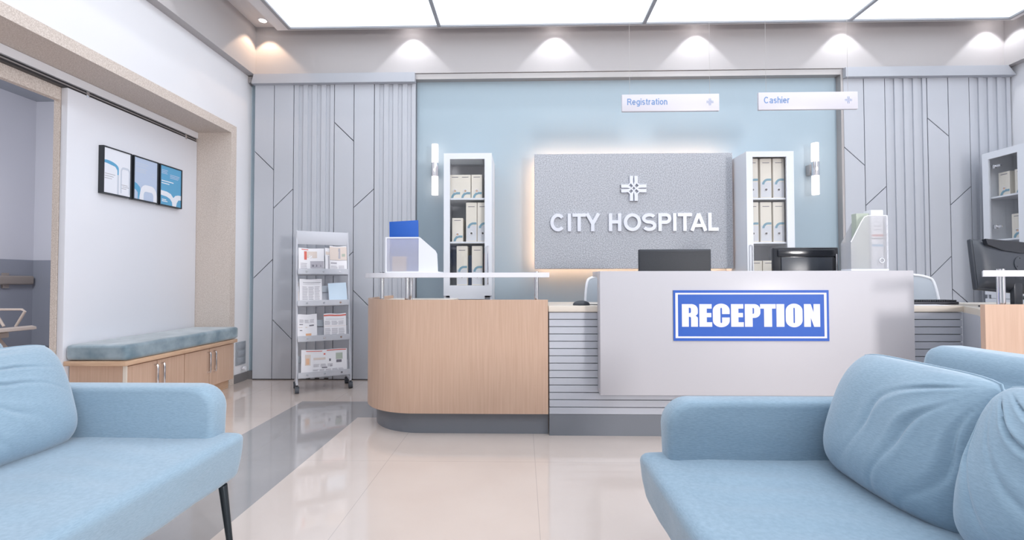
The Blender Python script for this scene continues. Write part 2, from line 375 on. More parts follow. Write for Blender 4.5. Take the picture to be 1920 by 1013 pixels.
clip_panel('wall_panels_right', 3.505, [(3.955, 4.405), (4.855, 5.30)],
           [(3.505, 3.728, [(1.128, 1.336), (2.548, 2.348)]), (3.728, 3.955, [(.66, .45), (1.911, 2.113)]),
            (4.405, 4.63, [(1.139, 1.351), (2.856, 2.662)]), (4.63, 4.855, [(.995, .80), (1.912, 2.108)])], 5.30)
b = MB(); b.prism([(-2.995, 3.405), (-3.02, 3.30), (-1.19, 3.30), (-1.19, 3.405)], lambda u, v, t: Vector((u, t, v)), 5.10, 5.17, 'valance')
struct('trim_valance_left', b, smooth=False)
b = MB(); b.prism([(3.50, 3.405), (3.50, 3.30), (5.30, 3.30), (5.22, 3.405)], lambda u, v, t: Vector((u, t, v)), 5.10, 5.17, 'valance')
struct('trim_valance_right', b, smooth=False)
struct('trim_panel_base', MB().box(-3.01, -1.19, 5.17, 5.2, 0, .02, 'dark').box(3.5, 5.3, 5.17, 5.2, 0, .02, 'dark'), smooth=False)

# ---- large luminous ceiling
t = thing('ceiling_light', 'large rectangular luminous ceiling with white panels in a slim grey frame', 'ceiling light', (1.3, 2, 3.82))
fx0, fx1, fy0, fy1, fz = -2.66, 5.15, -1.6, 4.97, 3.82
b = MB(); iw = .13
b.box(fx0, -2.53, fy0, fy1, fz, 3.95, 'ceil'); b.box(5.09, fx1, fy0, fy1, fz, 3.95, 'ceil'); b.box(-2.53, 5.09, 4.945, fy1, fz, 3.95, 'ceil'); b.box(-2.53, 5.09, fy0, fy0+.13, fz, 3.95, 'ceil')
W('light_surround', b, t, smooth=False)
b = MB(); b.box(-2.53, -2.494, fy0+.13, 4.945, 3.812, 3.87, 'lightframe'); b.box(5.06, 5.09, fy0+.13, 4.945, 3.812, 3.87, 'lightframe'); b.box(-2.494, 5.06, 4.925, 4.945, 3.812, 3.87, 'lightframe'); b.box(-2.494, 5.06, fy0+.13, fy0+.16, 3.812, 3.87, 'lightframe')
W('light_frame', b, t, smooth=False)
for x in (-.89, 1.29, 3.437):
    W('divider', MB().box(x-.018, x+.018, fy0+.16, 4.925, 3.812, 3.86, 'lightframe'), t, smooth=False)
xs = [-2.494, -.908, -.872, 1.272, 1.308, 3.419, 3.455, 5.06]
for k in range(4):
    W('diffuser', MB().box(xs[2*k], xs[2*k+1], fy0+.16, 4.925, 3.83, 3.85, 'ceil_light'), t, smooth=False)

# ---- downlights
def downlight():
    t = thing('downlight', 'x', 'downlight', (0, 0, DL), group='recessed downlights around the ceiling edge')
    b = MB(); b.cyl((0, 0, -.006), (0, 0, 0), .048, 'white', r1=.05, seg=28); P2('trim_ring', b, t)
    P2('lens', MB().cyl((0, 0, -.009), (0, 0, -.004), .036, 'dlamp', seg=28), t); return t
d0 = downlight(); d0.matrix_basis = Matrix.Translation((-2.84, 5.0, DL)); d0['label'] = 'warm recessed downlight in the back left ceiling corner'
dup(d0, (-2.86, 3.5, DL), 0, 'recessed downlight over the left wall, nearer than the corner one')
for (x, y), l in zip(SPOTS, ('over the right edge of the left grey panels', 'over the left end of the hospital name board', 'over the right half of the hospital name board', 'where the blue wall meets the right grey panels', 'in the back right corner')):
    dup(d0, (x, y, DL), 0, 'recessed downlight ' + l)
dup(d0, (5.08, 4.5, DL), 0, 'recessed downlight near the right wall, forward of the corner')

# ================================================================ LEFT NICHE: sliding door, bench, pictures
t = thing('sliding_door', 'tall white sliding door hung on a dark ceiling track behind the bench', 'sliding door', (-3.465, 4.14, 0))
W('door_panel', MB().box(-3.49, -3.44, 3.435, 4.843, .012, 2.565, 'doorw', bev=.003), t)
W('track', MB().box(-3.495, -3.452, .92, 4.843, 2.566, 2.604, 'dark').box(-3.452, -3.445, .92, 4.843, 2.580, 2.588, 'steel'), t, smooth=False)
W('track_cover', MB().box(-3.495, -3.43, .92, 4.843, 2.604, 2.666, 'wall'), t, smooth=False)
for y in (3.60, 4.68): W('roller_bracket', MB().box(-3.452, -3.438, y-.012, y+.012, 2.55, 2.60, 'chrome', bev=.003), t)

t = thing('storage_bench', 'beech storage bench with two pairs of doors in the left wall opening', 'bench', (-3.2, 4.1, 0))
b = MB(); b.box(-3.42, -3.0, 3.47, 4.78, .10, .465, 'wood'); W('bench_body', b, t, smooth=False)
W('corner_edging', MB().box(-3.003, -2.978, 3.462, 3.474, .10, .463, 'counter'), t, smooth=False)
W('bench_plinth', MB().box(-3.42, -3.03, 3.50, 4.77, 0, .10, 'woodh'), t, smooth=False)
b = MB(); b.box(-3.43, -2.955, 3.43, 4.80, .465, .50, 'woodh', bev=.004); W('bench_top', b, t)
hand = [3.735, 3.805, 4.375, 4.455]
for k, (a, c) in enumerate(((3.478, 3.762), (3.770, 4.070), (4.082, 4.400), (4.408, 4.772))):
    d = W('door', MB().box(-3.0, -2.98, a, c, .095, .455, 'wood', bev=.0015, seg=1), t)
    y = hand[k]; b = MB(); b.tube([(-2.98, y, .235), (-2.952, y, .238), (-2.95, y, .25), (-2.95, y, .41), (-2.952, y, .422), (-2.98, y, .425)], .008, 'chrome')
    W('door_handle', b, d)
# cushion on the bench
def pad(b, x0, x1, y0, y1, z0, z1, r, m, nx=40, ny=60, amp=.006, seed=0, crown=.01):
    """upholstered slab: rounded box from a swept superellipse grid"""
    cx, cy, cz = (x0+x1)/2, (y0+y1)/2, (z0+z1)/2; hx, hy, hz = (x1-x0)/2, (y1-y0)/2, (z1-z0)/2
    def f(p):
        q = Vector((max(-hx+r, min(hx-r, p.x)), max(-hy+r, min(hy-r, p.y)), max(-hz+r, min(hz-r, p.z))))
        d = p-q
        if d.length > 1e-9: p = q+d.normalized()*r
        u, v = p.x/hx, p.y/hy
        if p.z > 0: p.z += crown*max(0, (1-u*u))*max(0, (1-v*v))
        n = noise.noise(Vector((p.x*6+seed, p.y*6, p.z*6)))*amp + noise.noise(Vector((p.x*22+seed, p.y*22, p.z*22)))*amp*.35
        w = p-q*.9
        if w.length > 1e-6: p = p+w.normalized()*n
        return p+Vector((cx, cy, cz))
    r0 = bmesh.ops.create_cube(b.bm, size=2); vs = r0['verts']; es = list({e for v in vs for e in v.link_edges})
    fs = list({g for v in vs for g in v.link_faces})
    bmesh.ops.subdivide_edges(b.bm, edges=es, cuts=nx, use_grid_fill=True)
    allv = list(b.bm.verts)
    for v in allv: v.co = f(Vector((v.co.x*hx, v.co.y*hy, v.co.z*hz)))
    b._mark({g for v in allv for g in v.link_faces}, m)
b = MB(); pad(b, -3.43, -2.96, 3.44, 4.835, .502, .622, .028, 'velvet', amp=.004, crown=.004)
o = P2('bench_cushion', b, sharp=180); tag(o, 'long blue-grey velvet cushion lying on the beech bench', 'cushion')

def framed(y0, y1, z0, z1, label, draw):
    t = thing('framed_poster', label, 'poster', (-3.44, (y0+y1)/2, z0), group='framed posters on the sliding door')
    b = MB(); x0, x1, w = -3.44, -3.398, .010
    b.box(x0, x1, y0, y0+w, z0, z1, 'black'); b.box(x0, x1, y1-w, y1, z0, z1, 'black'); b.box(x0, x1, y0+w, y1-w, z1-w, z1, 'black'); b.box(x0, x1, y0+w, y1-w, z0, z0+w, 'black')
    W('frame', b, t, smooth=False)
    W('poster_sheet', draw(y0+w, y1-w, z0+w, z1-w), t, smooth=False); return t
def blob(b, pts, m, x, y0, y1, z0, z1):
    b.prism([(y0+(y1-y0)*u, z0+(z1-z0)*v) for u, v in pts], lambda u, v, tt: Vector((tt, u, v)), x, x+.0006, m)
def arch(x0, x1, w, top, r, n=8, base=0):     # rounded arch band outline, open at the bottom
    out = []; inn = []
    for k in range(n+1): a = pi-(pi/2)*k/n; out.append((x0+r+r*cos(a), top-r+r*sin(a)))
    for k in range(n+1): a = pi/2-(pi/2)*k/n; out.append((x1-r+r*cos(a), top-r+r*sin(a)))
    ri = max(r-w, .01)
    for k in range(n+1): a = (pi/2)*k/n; inn.append((x1-w-ri+ri*cos(a), top-w-ri+ri*sin(a)))
    for k in range(n+1): a = pi/2+(pi/2)*k/n; inn.append((x0+w+ri+ri*cos(a), top-w-ri+ri*sin(a)))
    return [(x0, base)]+out+[(x1, base), (x1-w, base)]+inn+[(x0+w, base)]
def lines(b, x, y0, y1, z0, z1, rows, m, h=.012):
    for (u0, u1, v) in rows: blob(b, [(u0, v), (u1, v), (u1, v+h), (u0, v+h)], m, x, y0, y1, z0, z1)
def d1(y0, y1, z0, z1):
    b = MB(); x = -3.404; b.box(x-.01, x, y0, y1, z0, z1, 'pwhite'); q = (x+.0002, y0, y1, z0, z1)
    pts = [(0, .72), (.1, .73)]+[(.1+.45*sin(a*pi/16), .73-.14+.14*cos(a*pi/16)) for a in range(9)]+[(.55, .45), (.50, .45), (.50, .55), (.42, .62), (.1, .66), (0, .66)]
    blob(b, pts, 'pblue', *q); blob(b, arch(.62, 1.0, .05, .66, .12, base=.05), 'pgrey', *q)
    blob(b, [(.5, .0), (.56, .0), (.56, .45), (.5, .45)], 'pgrey', *q)
    lines(b, *q, [(.04, .42, .42), (.04, .36, .37), (.04, .30, .32), (.66, .9, .24), (.7, .95, .2), (.66, .85, .16)], 'ink'); return b
def d2(y0, y1, z0, z1):
    b = MB(); x = -3.404; b.box(x-.01, x, y0, y1, z0, z1, 'plav'); q = (x+.0002, y0, y1, z0, z1)
    pts = [(0, .40), (.12, .37), (.25, .30), (.28, .22), (.2, .0), (.16, .0), (.16, .16), (.08, .22), (0, .24)]
    blob(b, pts, 'pblue', *q); blob(b, arch(.25, 1.0, .16, .38, .26, base=0), 'pwhite', *q)
    lines(b, *q, [(.06, .6, .86), (.06, .5, .81), (.06, .55, .74), (.06, .48, .70), (.06, .5, .66), (.78, .84, .56), (.74, .88, .62), (.78, .84, .68)], 'pgrey'); return b
def d3(y0, y1, z0, z1):
    b = MB(); x = -3.404; b.box(x-.01, x, y0, y1, z0, z1, 'pblue'); q = (x+.0002, y0, y1, z0, z1)
    blob(b, [(0, .36), (.3, .35), (.5, .31), (.62, .22), (.72, .29), (.86, .32), (1, .32), (1, .20), (.88, .19), (.8, .12), (.76, 0), (.58, 0), (.56, .1), (.46, .18), (.3, .22), (0, .24)], 'pwhite', *q)
    lines(b, *q, [(.05, .34, .88), (.05, .30, .84), (.05, .33, .80), (.45, .92, .80), (.45, .9, .76), (.45, .85, .72)], 'plav', .016)
    lines(b, *q, [(.05, .62, .60), (.05, .42, .54), (.08, .28, .12), (.08, .34, .08)], 'pwhite', .024); return b
framed(3.70, 3.977, 1.815, 2.205, 'white framed poster with pale blue arch, nearest of three on sliding door', d1)
framed(3.997, 4.275, 1.815, 2.205, 'middle framed poster, lavender with a thick white arch', d2)
framed(4.295, 4.580, 1.815, 2.205, 'saturated blue framed poster with white wave, farthest of three on sliding door', d3)

# vent grille and door stop on the left wall stub
t = thing('wall_vent', 'small grey louvred vent low on the white wall beside the bench', 'vent', (XL, 5.06, .19))
W('vent_frame', MB().box(XL-.005, XL+.012, 4.975, 5.145, .185, .435, 'vent', bev=.003), t)
b = MB()
for k in range(3): b.box(XL+.006, XL+.018, 4.995, 5.13, .205+k*.076, .262+k*.076, 'vent', bev=.004)
W('louvre', b, t)
b = MB(); b.cyl((XL, 5.075, .145), (XL+.035, 5.075, .145), .012, 'chrome'); b.cyl((XL+.03, 5.075, .145), (XL+.055, 5.075, .145), .02, 'white', seg=24)
tag(P2('door_stop', b), 'small round white door stop on the wall under the vent', 'door stop')

# corridor handrail and bench seating
b = MB(); b.box(-7.5, -7.43, 1.5, 6.96, 1.05, 1.18, 'rail', bev=.02, seg=3)
for y in (2.5, 4.5, 6.6): b.box(-7.5, -7.47, y-.04, y+.04, 1.0, 1.22, 'rail')
tag(P2('handrail', b), 'brown-grey handrail along the corridor wall seen through the opening', 'handrail')
t = thing('beam_seating', 'beige metal waiting seats with armrests in the corridor beyond the opening', 'waiting chair', (-6.85, 5.6, 0))
for k in range(3):
    y0 = 6.02-k*.56
    b = MB(); b.prism([(-6.98, .475), (-6.9, .465), (-6.45, .52), (-6.39, .505), (-6.385, .475), (-6.42, .465), (-6.9, .425), (-7.0, .44)], lambda u, v, tt: Vector((u, tt, v)), y0-.5, y0, 'chair'); W('seat', b, t)
    b = MB(); b.prism([(-6.99, .50), (-6.96, .50), (-7.14, .92), (-7.17, .91)], lambda u, v, tt: Vector((u, tt, v)), y0-.48, y0-.02, 'chair'); W('backrest', b, t)
for k in range(4):
    y = 6.05-k*.56
    b = MB(); b.tube([(-6.86, y, .50), (-6.99, y, .70), (-6.96, y, .725), (-6.62, y, .725), (-6.58, y, .70), (-6.70, y, .50)], .016, 'chair'); W('armrest', b, t)
W('beam', MB().box(-6.85, -6.75, 4.35, 6.02, .36, .43, 'chair', bev=.01), t)
for y in (5.85, 4.5):
    b = MB(); b.prism([(-6.84, .40), (-6.76, .40), (-6.98, .06), (-7.14, .06), (-7.14, 0), (-6.46, 0), (-6.46, .06), (-6.56, .06)][:4]+[(-7.14, 0), (-6.98, 0)], lambda u, v, tt: Vector((u, tt, v)), y, y+.05, 'chair')
    W('leg', b, t)
    b = MB(); b.prism([(-6.84, .40), (-6.76, .40), (-6.46, .06), (-6.46, 0), (-6.62, 0), (-6.62, .06)], lambda u, v, tt: Vector((u, tt, v)), y, y+.05, 'chair'); W('leg', b, t)

# ================================================================ SIGN BOARD
SX0, SX1, SZ0, SZ1 = .128, 2.228, 1.222, 2.455
t = thing('sign_board', 'large grey speckled board reading CITY HOSPITAL, backlit by warm light', 'sign', (1.18, 5.1, SZ0))
W('board', MB().box(SX0, SX1, 5.0, 5.10, SZ0, SZ1, 'speckle', bev=.003, seg=1), t, smooth=False)
b = MB(); b.box(SX0+.25, SX1-.25, 5.10, 5.225, SZ0+.25, SZ1-.25, 'dark'); W('mounting_frame', b, t, smooth=False)
b = MB()
for (x0, x1, z0, z1) in ((SX0+.05, SX1-.05, SZ0+.035, SZ0+.05), (SX0+.05, SX1-.05, SZ1-.05, SZ1-.035), (SX0+.035, SX0+.05, SZ0+.05, SZ1-.05), (SX1-.05, SX1-.035, SZ0+.05, SZ1-.05)):
    b.box(x0, x1, 5.101, 5.109, z0, z1, 'led')
W('light_strip', b, t, smooth=False)
glyph_text('lettering', [('C', 163, 252), ('I', 268, 284), ('T', 294, 374), ('Y', 371, 458), ('H', 510, 583), ('O', 598, 700), ('S', 706, 790), ('P', 802, 878), ('I', 890, 907), ('T', 916, 1000), ('A', 990, 1088), ('L', 1095, 1155)], 163, 1.772/992, .19, .185, 'letter', .295, 5.0, 1.620, .022, t)
def emblem(name, cx, cy, cz, R, m, depth, parent, kw=1.0, gap=0):
    a = .185
    def bez(p, n=14):
        o = []
        for i in range(n+1):
            s = i/n; o.append(((1-s)**3*p[0][0]+3*(1-s)**2*s*p[1][0]+3*(1-s)*s*s*p[2][0]+s**3*p[3][0], (1-s)**3*p[0][1]+3*(1-s)**2*s*p[1][1]+3*(1-s)*s*s*p[2][1]+s**3*p[3][1]))
        return o
    b = MB()
    for q in range(4):
        ca, sa = cos(q*pi/2), sin(q*pi/2)
        for kind in (0, 1):
            if kind == 0: pts = [(-a, 1)]+[(-.72+.535*cos(-j*pi/28), .72+.535*sin(-j*pi/28)) for j in range(15)]+[(-1, a)]
            else: pts = [(a, 1), (a, .62)]+bez([(a, .58), (.10, .22), (-.22, -.10), (-.58, -a)])+[(-.62, -a), (-1, -a)]
            n = len(pts); L = []; Rr = []
            for i, (x, y) in enumerate(pts):
                x0, y0 = pts[max(i-1, 0)]; x1, y1 = pts[min(i+1, n-1)]; dx, dy = x1-x0, y1-y0; dl = sqrt(dx*dx+dy*dy)
                s = abs(i-(n-1)/2)/((n-1)/2); wd = (.05 + .08*min(1, max(0, (s-.25)/.5)))*kw
                L.append((x-dy/dl*wd, y+dx/dl*wd)); Rr.append((x+dy/dl*wd, y-dx/dl*wd))
            off = (q*2+kind)*.00008
            for i in range(n-1):
                quad = [L[i], L[i+1], Rr[i+1], Rr[i]]
                quad = [((u*ca-v*sa)*R+cx, (u*sa+v*ca)*R+cz) for u, v in quad]
                b.prism(quad, lambda u, v, tt: Vector((u, tt, v)), cy-depth-off, cy, m)
    return P2(name, b, parent, local=False, smooth=False)
emblem('emblem', 1.180, 5.0, 2.075, .134, 'letter', .022, t)

# wall sconces
def sconce():
    t = thing('wall_lamp', 'x', 'wall lamp', (0, 0, 0), group='tube wall lamps either side of the name board')
    for z0, z1 in ((.075, .28), (-.28, -.075)):
        b = MB(); b.cyl((0, 0, z0), (0, 0, z1), .036, 'lamp', seg=28); P2('lamp_tube', b, t)
    P2('sleeve', MB().cyl((0, 0, -.076), (0, 0, .076), .038, 'chrome', seg=28), t)
    P2('bracket', MB().box(-.045, -.0, .02, .10, -.055, .055, 'steel', bev=.003), t); return t
s0 = sconce(); s0.matrix_basis = Matrix.Translation((-.968, 5.13, 2.325)); s0['label'] = 'glowing tube wall lamp left of the left binder cabinet'
dup(s0, (3.175, 5.13, 2.305), 0, 'glowing tube wall lamp right of the right binder cabinet')
for x, z in ((-.968, 2.325), (3.175, 2.305)):
    d = bpy.data.lights.new('wall_lamp_glow', 'POINT'); d.energy = .5; d.color = (1, .8, .72); d.shadow_soft_size = .05
    o = bpy.data.objects.new('wall_lamp_glow', d); C.objects.link(o); o.location = (x+.0, 5.085, z)

# ================================================================ BINDER CABINETS
def binder_proto(h, w=.112, dp=.26):
    t = thing('box_file', 'x', 'box file', (0, 0, 0), group='cream box files in the glass cabinets')
    P2('file_case', MB().box(-w/2, w/2, 0, dp, 0, h, 'binder', bev=.002, seg=1), t)
    zr = .085 if h > .3 else .075; zs = .135 if h > .3 else .0
    if h > .3: P2('label_strip', MB().box(-w/2+.004, w/2-.004, -.0012, 0, .01, .165, 'bgrey'), t, smooth=False)
    b = MB(); b.tube([(.016*cos(a*pi/10), -.003, zr+.016*sin(a*pi/10)) for a in range(20)], .004, 'white', closed=True); P2('finger_ring', b, t)
    P2('ring_hole', MB().cyl((0, -.0022, zr), (0, 0, zr), .010, 'hole' if h > .3 else 'sticker', seg=16), t)
    pts = []; r1, r2 = (.06, .038)
    for k in range(9): a = pi-(pi/2)*k/8; pts.append((w/2-.035+r1*cos(a), zs+r1*sin(a)))
    pts += [(w/2-.004, zs+r1), (w/2-.004, zs+r2)]
    for k in range(9): a = pi/2+(pi/2)*k/8; pts.append((w/2-.035+r2*cos(a), zs+r2*sin(a)))
    pts = [(max(-w/2+.002, u), v+.004) for u, v in pts]
    P2('blue_mark', MB().prism(pts, lambda u, v, tt: Vector((u, tt, v)), -.0026, -.0013, 'swoosh'), t, smooth=False)
    P2('title_line', MB().box(-w*.3, w*.3, -.001, 0, h*.885, h*.885+.006, 'inkd'), t, smooth=False)
    return t
tall = binder_proto(.405); short = binder_proto(.245)
used = {}
def put_binder(kind, loc, rz, label):
    if kind not in used:
        used[kind] = 1; kind.matrix_basis = Matrix.Translation(loc) @ Matrix.Rotation(rz, 4, 'Z'); kind['label'] = label
    else: dup(kind, loc, rz, label)
def cabinet(x0, x1, y0, y1, H_, label, shelves, hx, glassz=(1.047, 2.34), T=None, name='display_cabinet'):
    """front towards -y"""
    t = thing(name, label, 'cabinet', (0, 0, 0)); 
    s = .02
    b = MB(); b.box(x0, x0+s, y0+.022, y1, 0, H_, 'cabwhite'); b.box(x1-s, x1, y0+.022, y1, 0, H_, 'cabwhite')
    b.box(x0+s, x1-s, y0+.022, y1, H_-s, H_, 'cabwhite'); b.box(x0+s, x1-s, y0+.022, y1, .0, .08, 'cabwhite'); b.box(x0+s, x1-s, y1-.012, y1, .08, H_-s, 'cabwhite'); b.box(x0+s, x1-s, y0+.05, y1, .90, .93, 'cabwhite')
    P2('carcass', b, t, smooth=False)
    for z in shelves: P2('shelf', MB().box(x0+s, x1-s, y0+.03, y1-.012, z-.018, z, 'cabwhite', bev=.002, seg=1), t, smooth=False)
    w = .063; z0, z1 = glassz
    b = MB(); b.box(x0, x0+w, y0, y0+.02, .945, H_, 'cabwhite'); b.box(x1-w-.01, x1, y0, y0+.02, .945, H_, 'cabwhite')
    b.box(x0+w, x1-w-.01, y0, y0+.02, z1, H_, 'cabwhite'); b.box(x0+w, x1-w-.01, y0, y0+.02, .91, z0, 'cabwhite')
    d = P2('glass_door', b, t, smooth=False)
    P2('glass_pane', MB().box(x0+w, x1-w-.01, y0+.008, y0+.012, z0, z1, 'glass'), d, smooth=False)
    if hx is not None:
        b = MB(); b.tube([(hx, y0, 1.45), (hx, y0-.03, 1.445), (hx, y0-.032, 1.42), (hx, y0-.032, 1.09), (hx, y0-.03, 1.065), (hx, y0, 1.06)], .006, 'chrome'); P2('door_handle', b, d)
    P2('lower_door', MB().box(x0, x1, y0, y0+.02, .085, .905, 'cabwhite', bev=.002, seg=1), t, smooth=False)
    return t
c1 = cabinet(-.805, -.314, 4.74, 5.225, 2.40, 'narrow white glass-door file cabinet left of the name board', [1.945, 1.497], -.352)
c2 = cabinet(2.25, 2.722, 4.74, 5.225, 2.395, 'narrow white glass-door file cabinet right of the name board', [1.93, 1.484], 2.282)
YB_ = 4.80
for x, z, k, l in ((-.698, 1.947, short, 'left one on the top shelf'), (-.592, 1.947, short, 'middle one on the top shelf'), (-.473, 1.947, short, 'right one on the top shelf'),
                   (-.672, 1.499, short, 'short one on the middle shelf'), (-.528, 1.499, tall, 'tall one in the centre of the middle shelf'), (-.411, 1.499, tall, 'tall one at the right of the middle shelf'),
                   (-.625, .967, tall, 'left one on the bottom shelf'), (-.468, .967, tall, 'right one on the bottom shelf')):
    put_binder(k, (x, YB_, z if z > 1 else 1.05), 0, 'cream box file in the left cabinet, ' + l)
# bottom shelf of the glass part sits a little higher than the door rail
for n_, X0, X1 in (('a', -.785, -.334), ('b', 2.27, 2.702)):
    pr = c1 if n_ == 'a' else c2
    P2('shelf', MB().box(X0, X1, 4.77, 5.21, 1.032, 1.05, 'cabwhite'), pr, smooth=False)
b = MB().box(-.565, -.525, 4.86, 5.1, 1.051, 1.36, 'navy', bev=.002, seg=1)
tag(P2('blue_folder', b), 'dark blue folder between two box files, left cabinet bottom shelf', 'folder')
b = MB().box(-.403, -.395, 4.80, 5.0, 1.051, 1.44, 'black').box(-.3955, -.385, 4.80, 5.0, 1.20, 1.38, 'red')
tag(P2('notebook', b, smooth=False), 'thin black and red notebook at the right of left cabinet bottom shelf', 'notebook')
for x, z, l in ((2.340, 1.932, 'left one on the top shelf'), (2.474, 1.932, 'middle one on the top shelf'), (2.602, 1.932, 'right one on the top shelf'),
                (2.340, 1.486, 'left one on the second shelf'), (2.470, 1.486, 'middle one on the second shelf'), (2.598, 1.486, 'right one on the second shelf')):
    put_binder(tall, (x, YB_, z), 0, 'cream box file in the right cabinet, ' + l)
for x, l in ((2.369, 'left'), (2.488, 'right')):
    put_binder(short, (x, YB_, 1.051), 0, 'short cream box file on the third shelf of right cabinet, ' + l + ' one')
# cabinet against the right wall, glass facing left
RT = Matrix.Translation((4.80, 4.98, 0)) @ Matrix.Rotation(-pi/2, 4, 'Z')
c3 = cabinet(0, .42, 0, .46, 2.41, 'white glass-door cabinet against the right wall, facing left', [1.95, 1.51], None)
c3.matrix_basis = RT
for z in (2.26, 1.64):
    b = MB(); b.box(.066, .10, .03, .055, z-.02, z+.02, 'chrome', bev=.004); b.box(.09, .15, .035, .05, z-.01, z+.012, 'chrome', bev=.003); P2('hinge', b, c3)
c4 = cabinet(0, .42, 0, .46, 2.41, 'second white cabinet on the right wall, cut by the picture edge', [1.95, 1.51], None, name='display_cabinet')
c4.matrix_basis = Matrix.Translation((4.80, 4.555, 0)) @ Matrix.Rotation(-pi/2, 4, 'Z')
for y, z, l in ((4.86, 1.952, 'far one on the top shelf'), (4.70, 1.952, 'near one on the top shelf'), (4.74, 1.512, 'one on the second shelf')):
    put_binder(short, (4.90, y, z), -pi/2, 'box file in the cabinet by the right wall, ' + l)

# ================================================================ HANGING SIGNS
def hanging(x0, x1, z0, z1, txt, label, tw):
    t = thing('hanging_sign', label, 'hanging sign', ((x0+x1)/2, 4.0, z0))
    W('sign_plate', MB().box(x0, x1, 3.99, 4.015, z0, z1, 'hang', bev=.004), t)
    for x in (x0+.07, x1-.075): W('wire', MB().cyl((x, 4.003, z1), (x, 4.003, 3.83), .0012, 'steel', seg=6), t)
    it = line_items(txt, WS, .10); sc = tw/it[-1][2]; glyph_text('sign_text', it, 0, sc, sc, .145, 'signtext', x0+.045, 3.9895, z0+.055, .0006, t)
    emblem('sign_emblem', x1-.08, 3.99, (z0+z1)/2+.002, .03, 'signtext', .0008, t, kw=.33)
hanging(.85, 1.675, 2.541, 2.688, 'Registration', 'white hanging sign reading Registration, left of the two', .34)
hanging(2.004, 2.835, 2.544, 2.694, 'Cashier', 'white hanging sign reading Cashier, right of the two', .215)

# ================================================================ RECEPTION DESK
def curved_outline(x0, x1, yf, r, yb, n=16):
    """front face polyline from right to left, quarter round at the left end"""
    pts = [(x1, yf)]
    for k in range(n+1): a = -pi/2-(pi/2)*k/n; pts.append((x0+r+r*cos(a)*1.0, yf+r+r*sin(a)))
    pts.append((x0, yb)); return pts
def wall_strip(b, pts, th, z0, z1, m):
    """vertical board following the polyline, thickness to the inside"""
    n = len(pts); inn = []
    for i, (x, y) in enumerate(pts):
        xa, ya = pts[max(i-1, 0)]; xb, yb = pts[min(i+1, n-1)]; dx, dy = xb-xa, yb-ya; dl = sqrt(dx*dx+dy*dy)
        inn.append((x+dy/dl*th, y-dx/dl*th))
    for i in range(n-1):
        pass
    A = [b.bm.verts.new((x, y, z0)) for x, y in pts]; B = [b.bm.verts.new((x, y, z1)) for x, y in pts]
    A2 = [b.bm.verts.new((x, y, z0)) for x, y in inn]; B2 = [b.bm.verts.new((x, y, z1)) for x, y in inn]; fs = []
    for i in range(n-1):
        fs += [b.bm.faces.new((A[i], A[i+1], B[i+1], B[i])), b.bm.faces.new((A2[i], B2[i], B2[i+1], A2[i+1])), b.bm.faces.new((B[i], B[i+1], B2[i+1], B2[i])), b.bm.faces.new((A[i], A2[i], A2[i+1], A[i+1]))]
    fs += [b.bm.faces.new((A[0], B[0], B2[0], A2[0])), b.bm.faces.new((A[-1], A2[-1], B2[-1], B[-1]))]
    b._mark(fs, m)
t = thing('curved_desk', 'beech-fronted curved desk section with raised white shelf, left of the reception front', 'desk', (-.5, 3.6, 0))
b = MB(); wall_strip(b, curved_outline(-1.235, .178, 3.33, .46, 4.35), .028, .155, .962, 'wood'); W('front_panel', b, t, sharp=40)
b = MB(); b.prism(curved_outline(-1.235+.03, .178, 3.36, .43, 4.35)+[(-1.2+.6, 4.35), (-.6, 3.95), (.178, 3.95)], lambda u, v, tt: Vector((u, v, tt)), .90, .935, 'counter'); W('worktop', b, t, sharp=40)
b = MB(); b.prism(curved_outline(-1.175, .178, 3.385, .44, 4.32)+[(-1.1, 4.32), (-1.1, 3.9), (-.9, 3.6), (-.6, 3.45), (.178, 3.45)], lambda u, v, tt: Vector((u, v, tt)), 0, .156, 'plinth'); W('plinth', b, t, sharp=40)
W('side_board', MB().box(.15, .178, 3.37, 3.92, .155, .90, 'wood'), t, smooth=False)
b = MB(); b.prism(curved_outline(-1.235, .19, 3.36, .34, 3.98)+[(-.98, 3.98)]+[(-.98+.24-.24*cos(k*pi/16), 3.90-.24*sin(k*pi/16)) for k in range(1, 9)]+[(.19, 3.66)], lambda u, v, tt: Vector((u, v, tt)), 1.122, 1.156, 'white'); W('raised_shelf', b, t, sharp=40)
for x, y in ((-1.065, 3.52), (-.862, 3.47), (-.925, 3.85), (.10, 3.46)):
    b = MB(); b.cyl((x, y, .935), (x, y, 1.122), .017, 'chrome', seg=24); b.cyl((x, y, 1.155), (x, y, 1.165), .016, 'chrome', seg=24); W('shelf_post', b, t)

t = thing('reception_desk', 'central reception counter with grey slatted front behind a glossy white panel', 'desk', (1.6, 3.4, 0))
b = MB(); b.box(.186, 3.064, 3.36, 3.38, .15, .872, 'groove')
for k in range(14):
    z0 = .152+k*.0517; b.box(.186, 3.064, 3.345, 3.365, z0, z0+.0465, 'slat', bev=.0015, seg=1)
W('slatted_front', b, t, smooth=False)
W('plinth', MB().box(.186, 3.07, 3.348, 3.42, 0, .150, 'plinth'), t, smooth=False)
W('countertop', MB().box(.182, 3.066, 3.335, 3.95, .875, .918, 'counter', bev=.004), t)
W('end_board', MB().box(.186, .21, 3.38, 3.93, 0, .875, 'wood').box(3.04, 3.064, 3.38, 3.93, 0, .875, 'slat'), t, smooth=False)
W('white_front_panel', MB().box(.527, 2.632, 3.215, 3.33, .318, 1.162, 'gloss', bev=.003), t)
W('ledge', MB().box(.527, 2.632, 3.33, 3.55, 1.125, 1.162, 'gloss', bev=.003), t)
W('panel_support', MB().box(.6, .64, 3.34, 3.5, .918, 1.125, 'slat').box(2.5, 2.54, 3.34, 3.5, .918, 1.125, 'slat'), t, smooth=False)

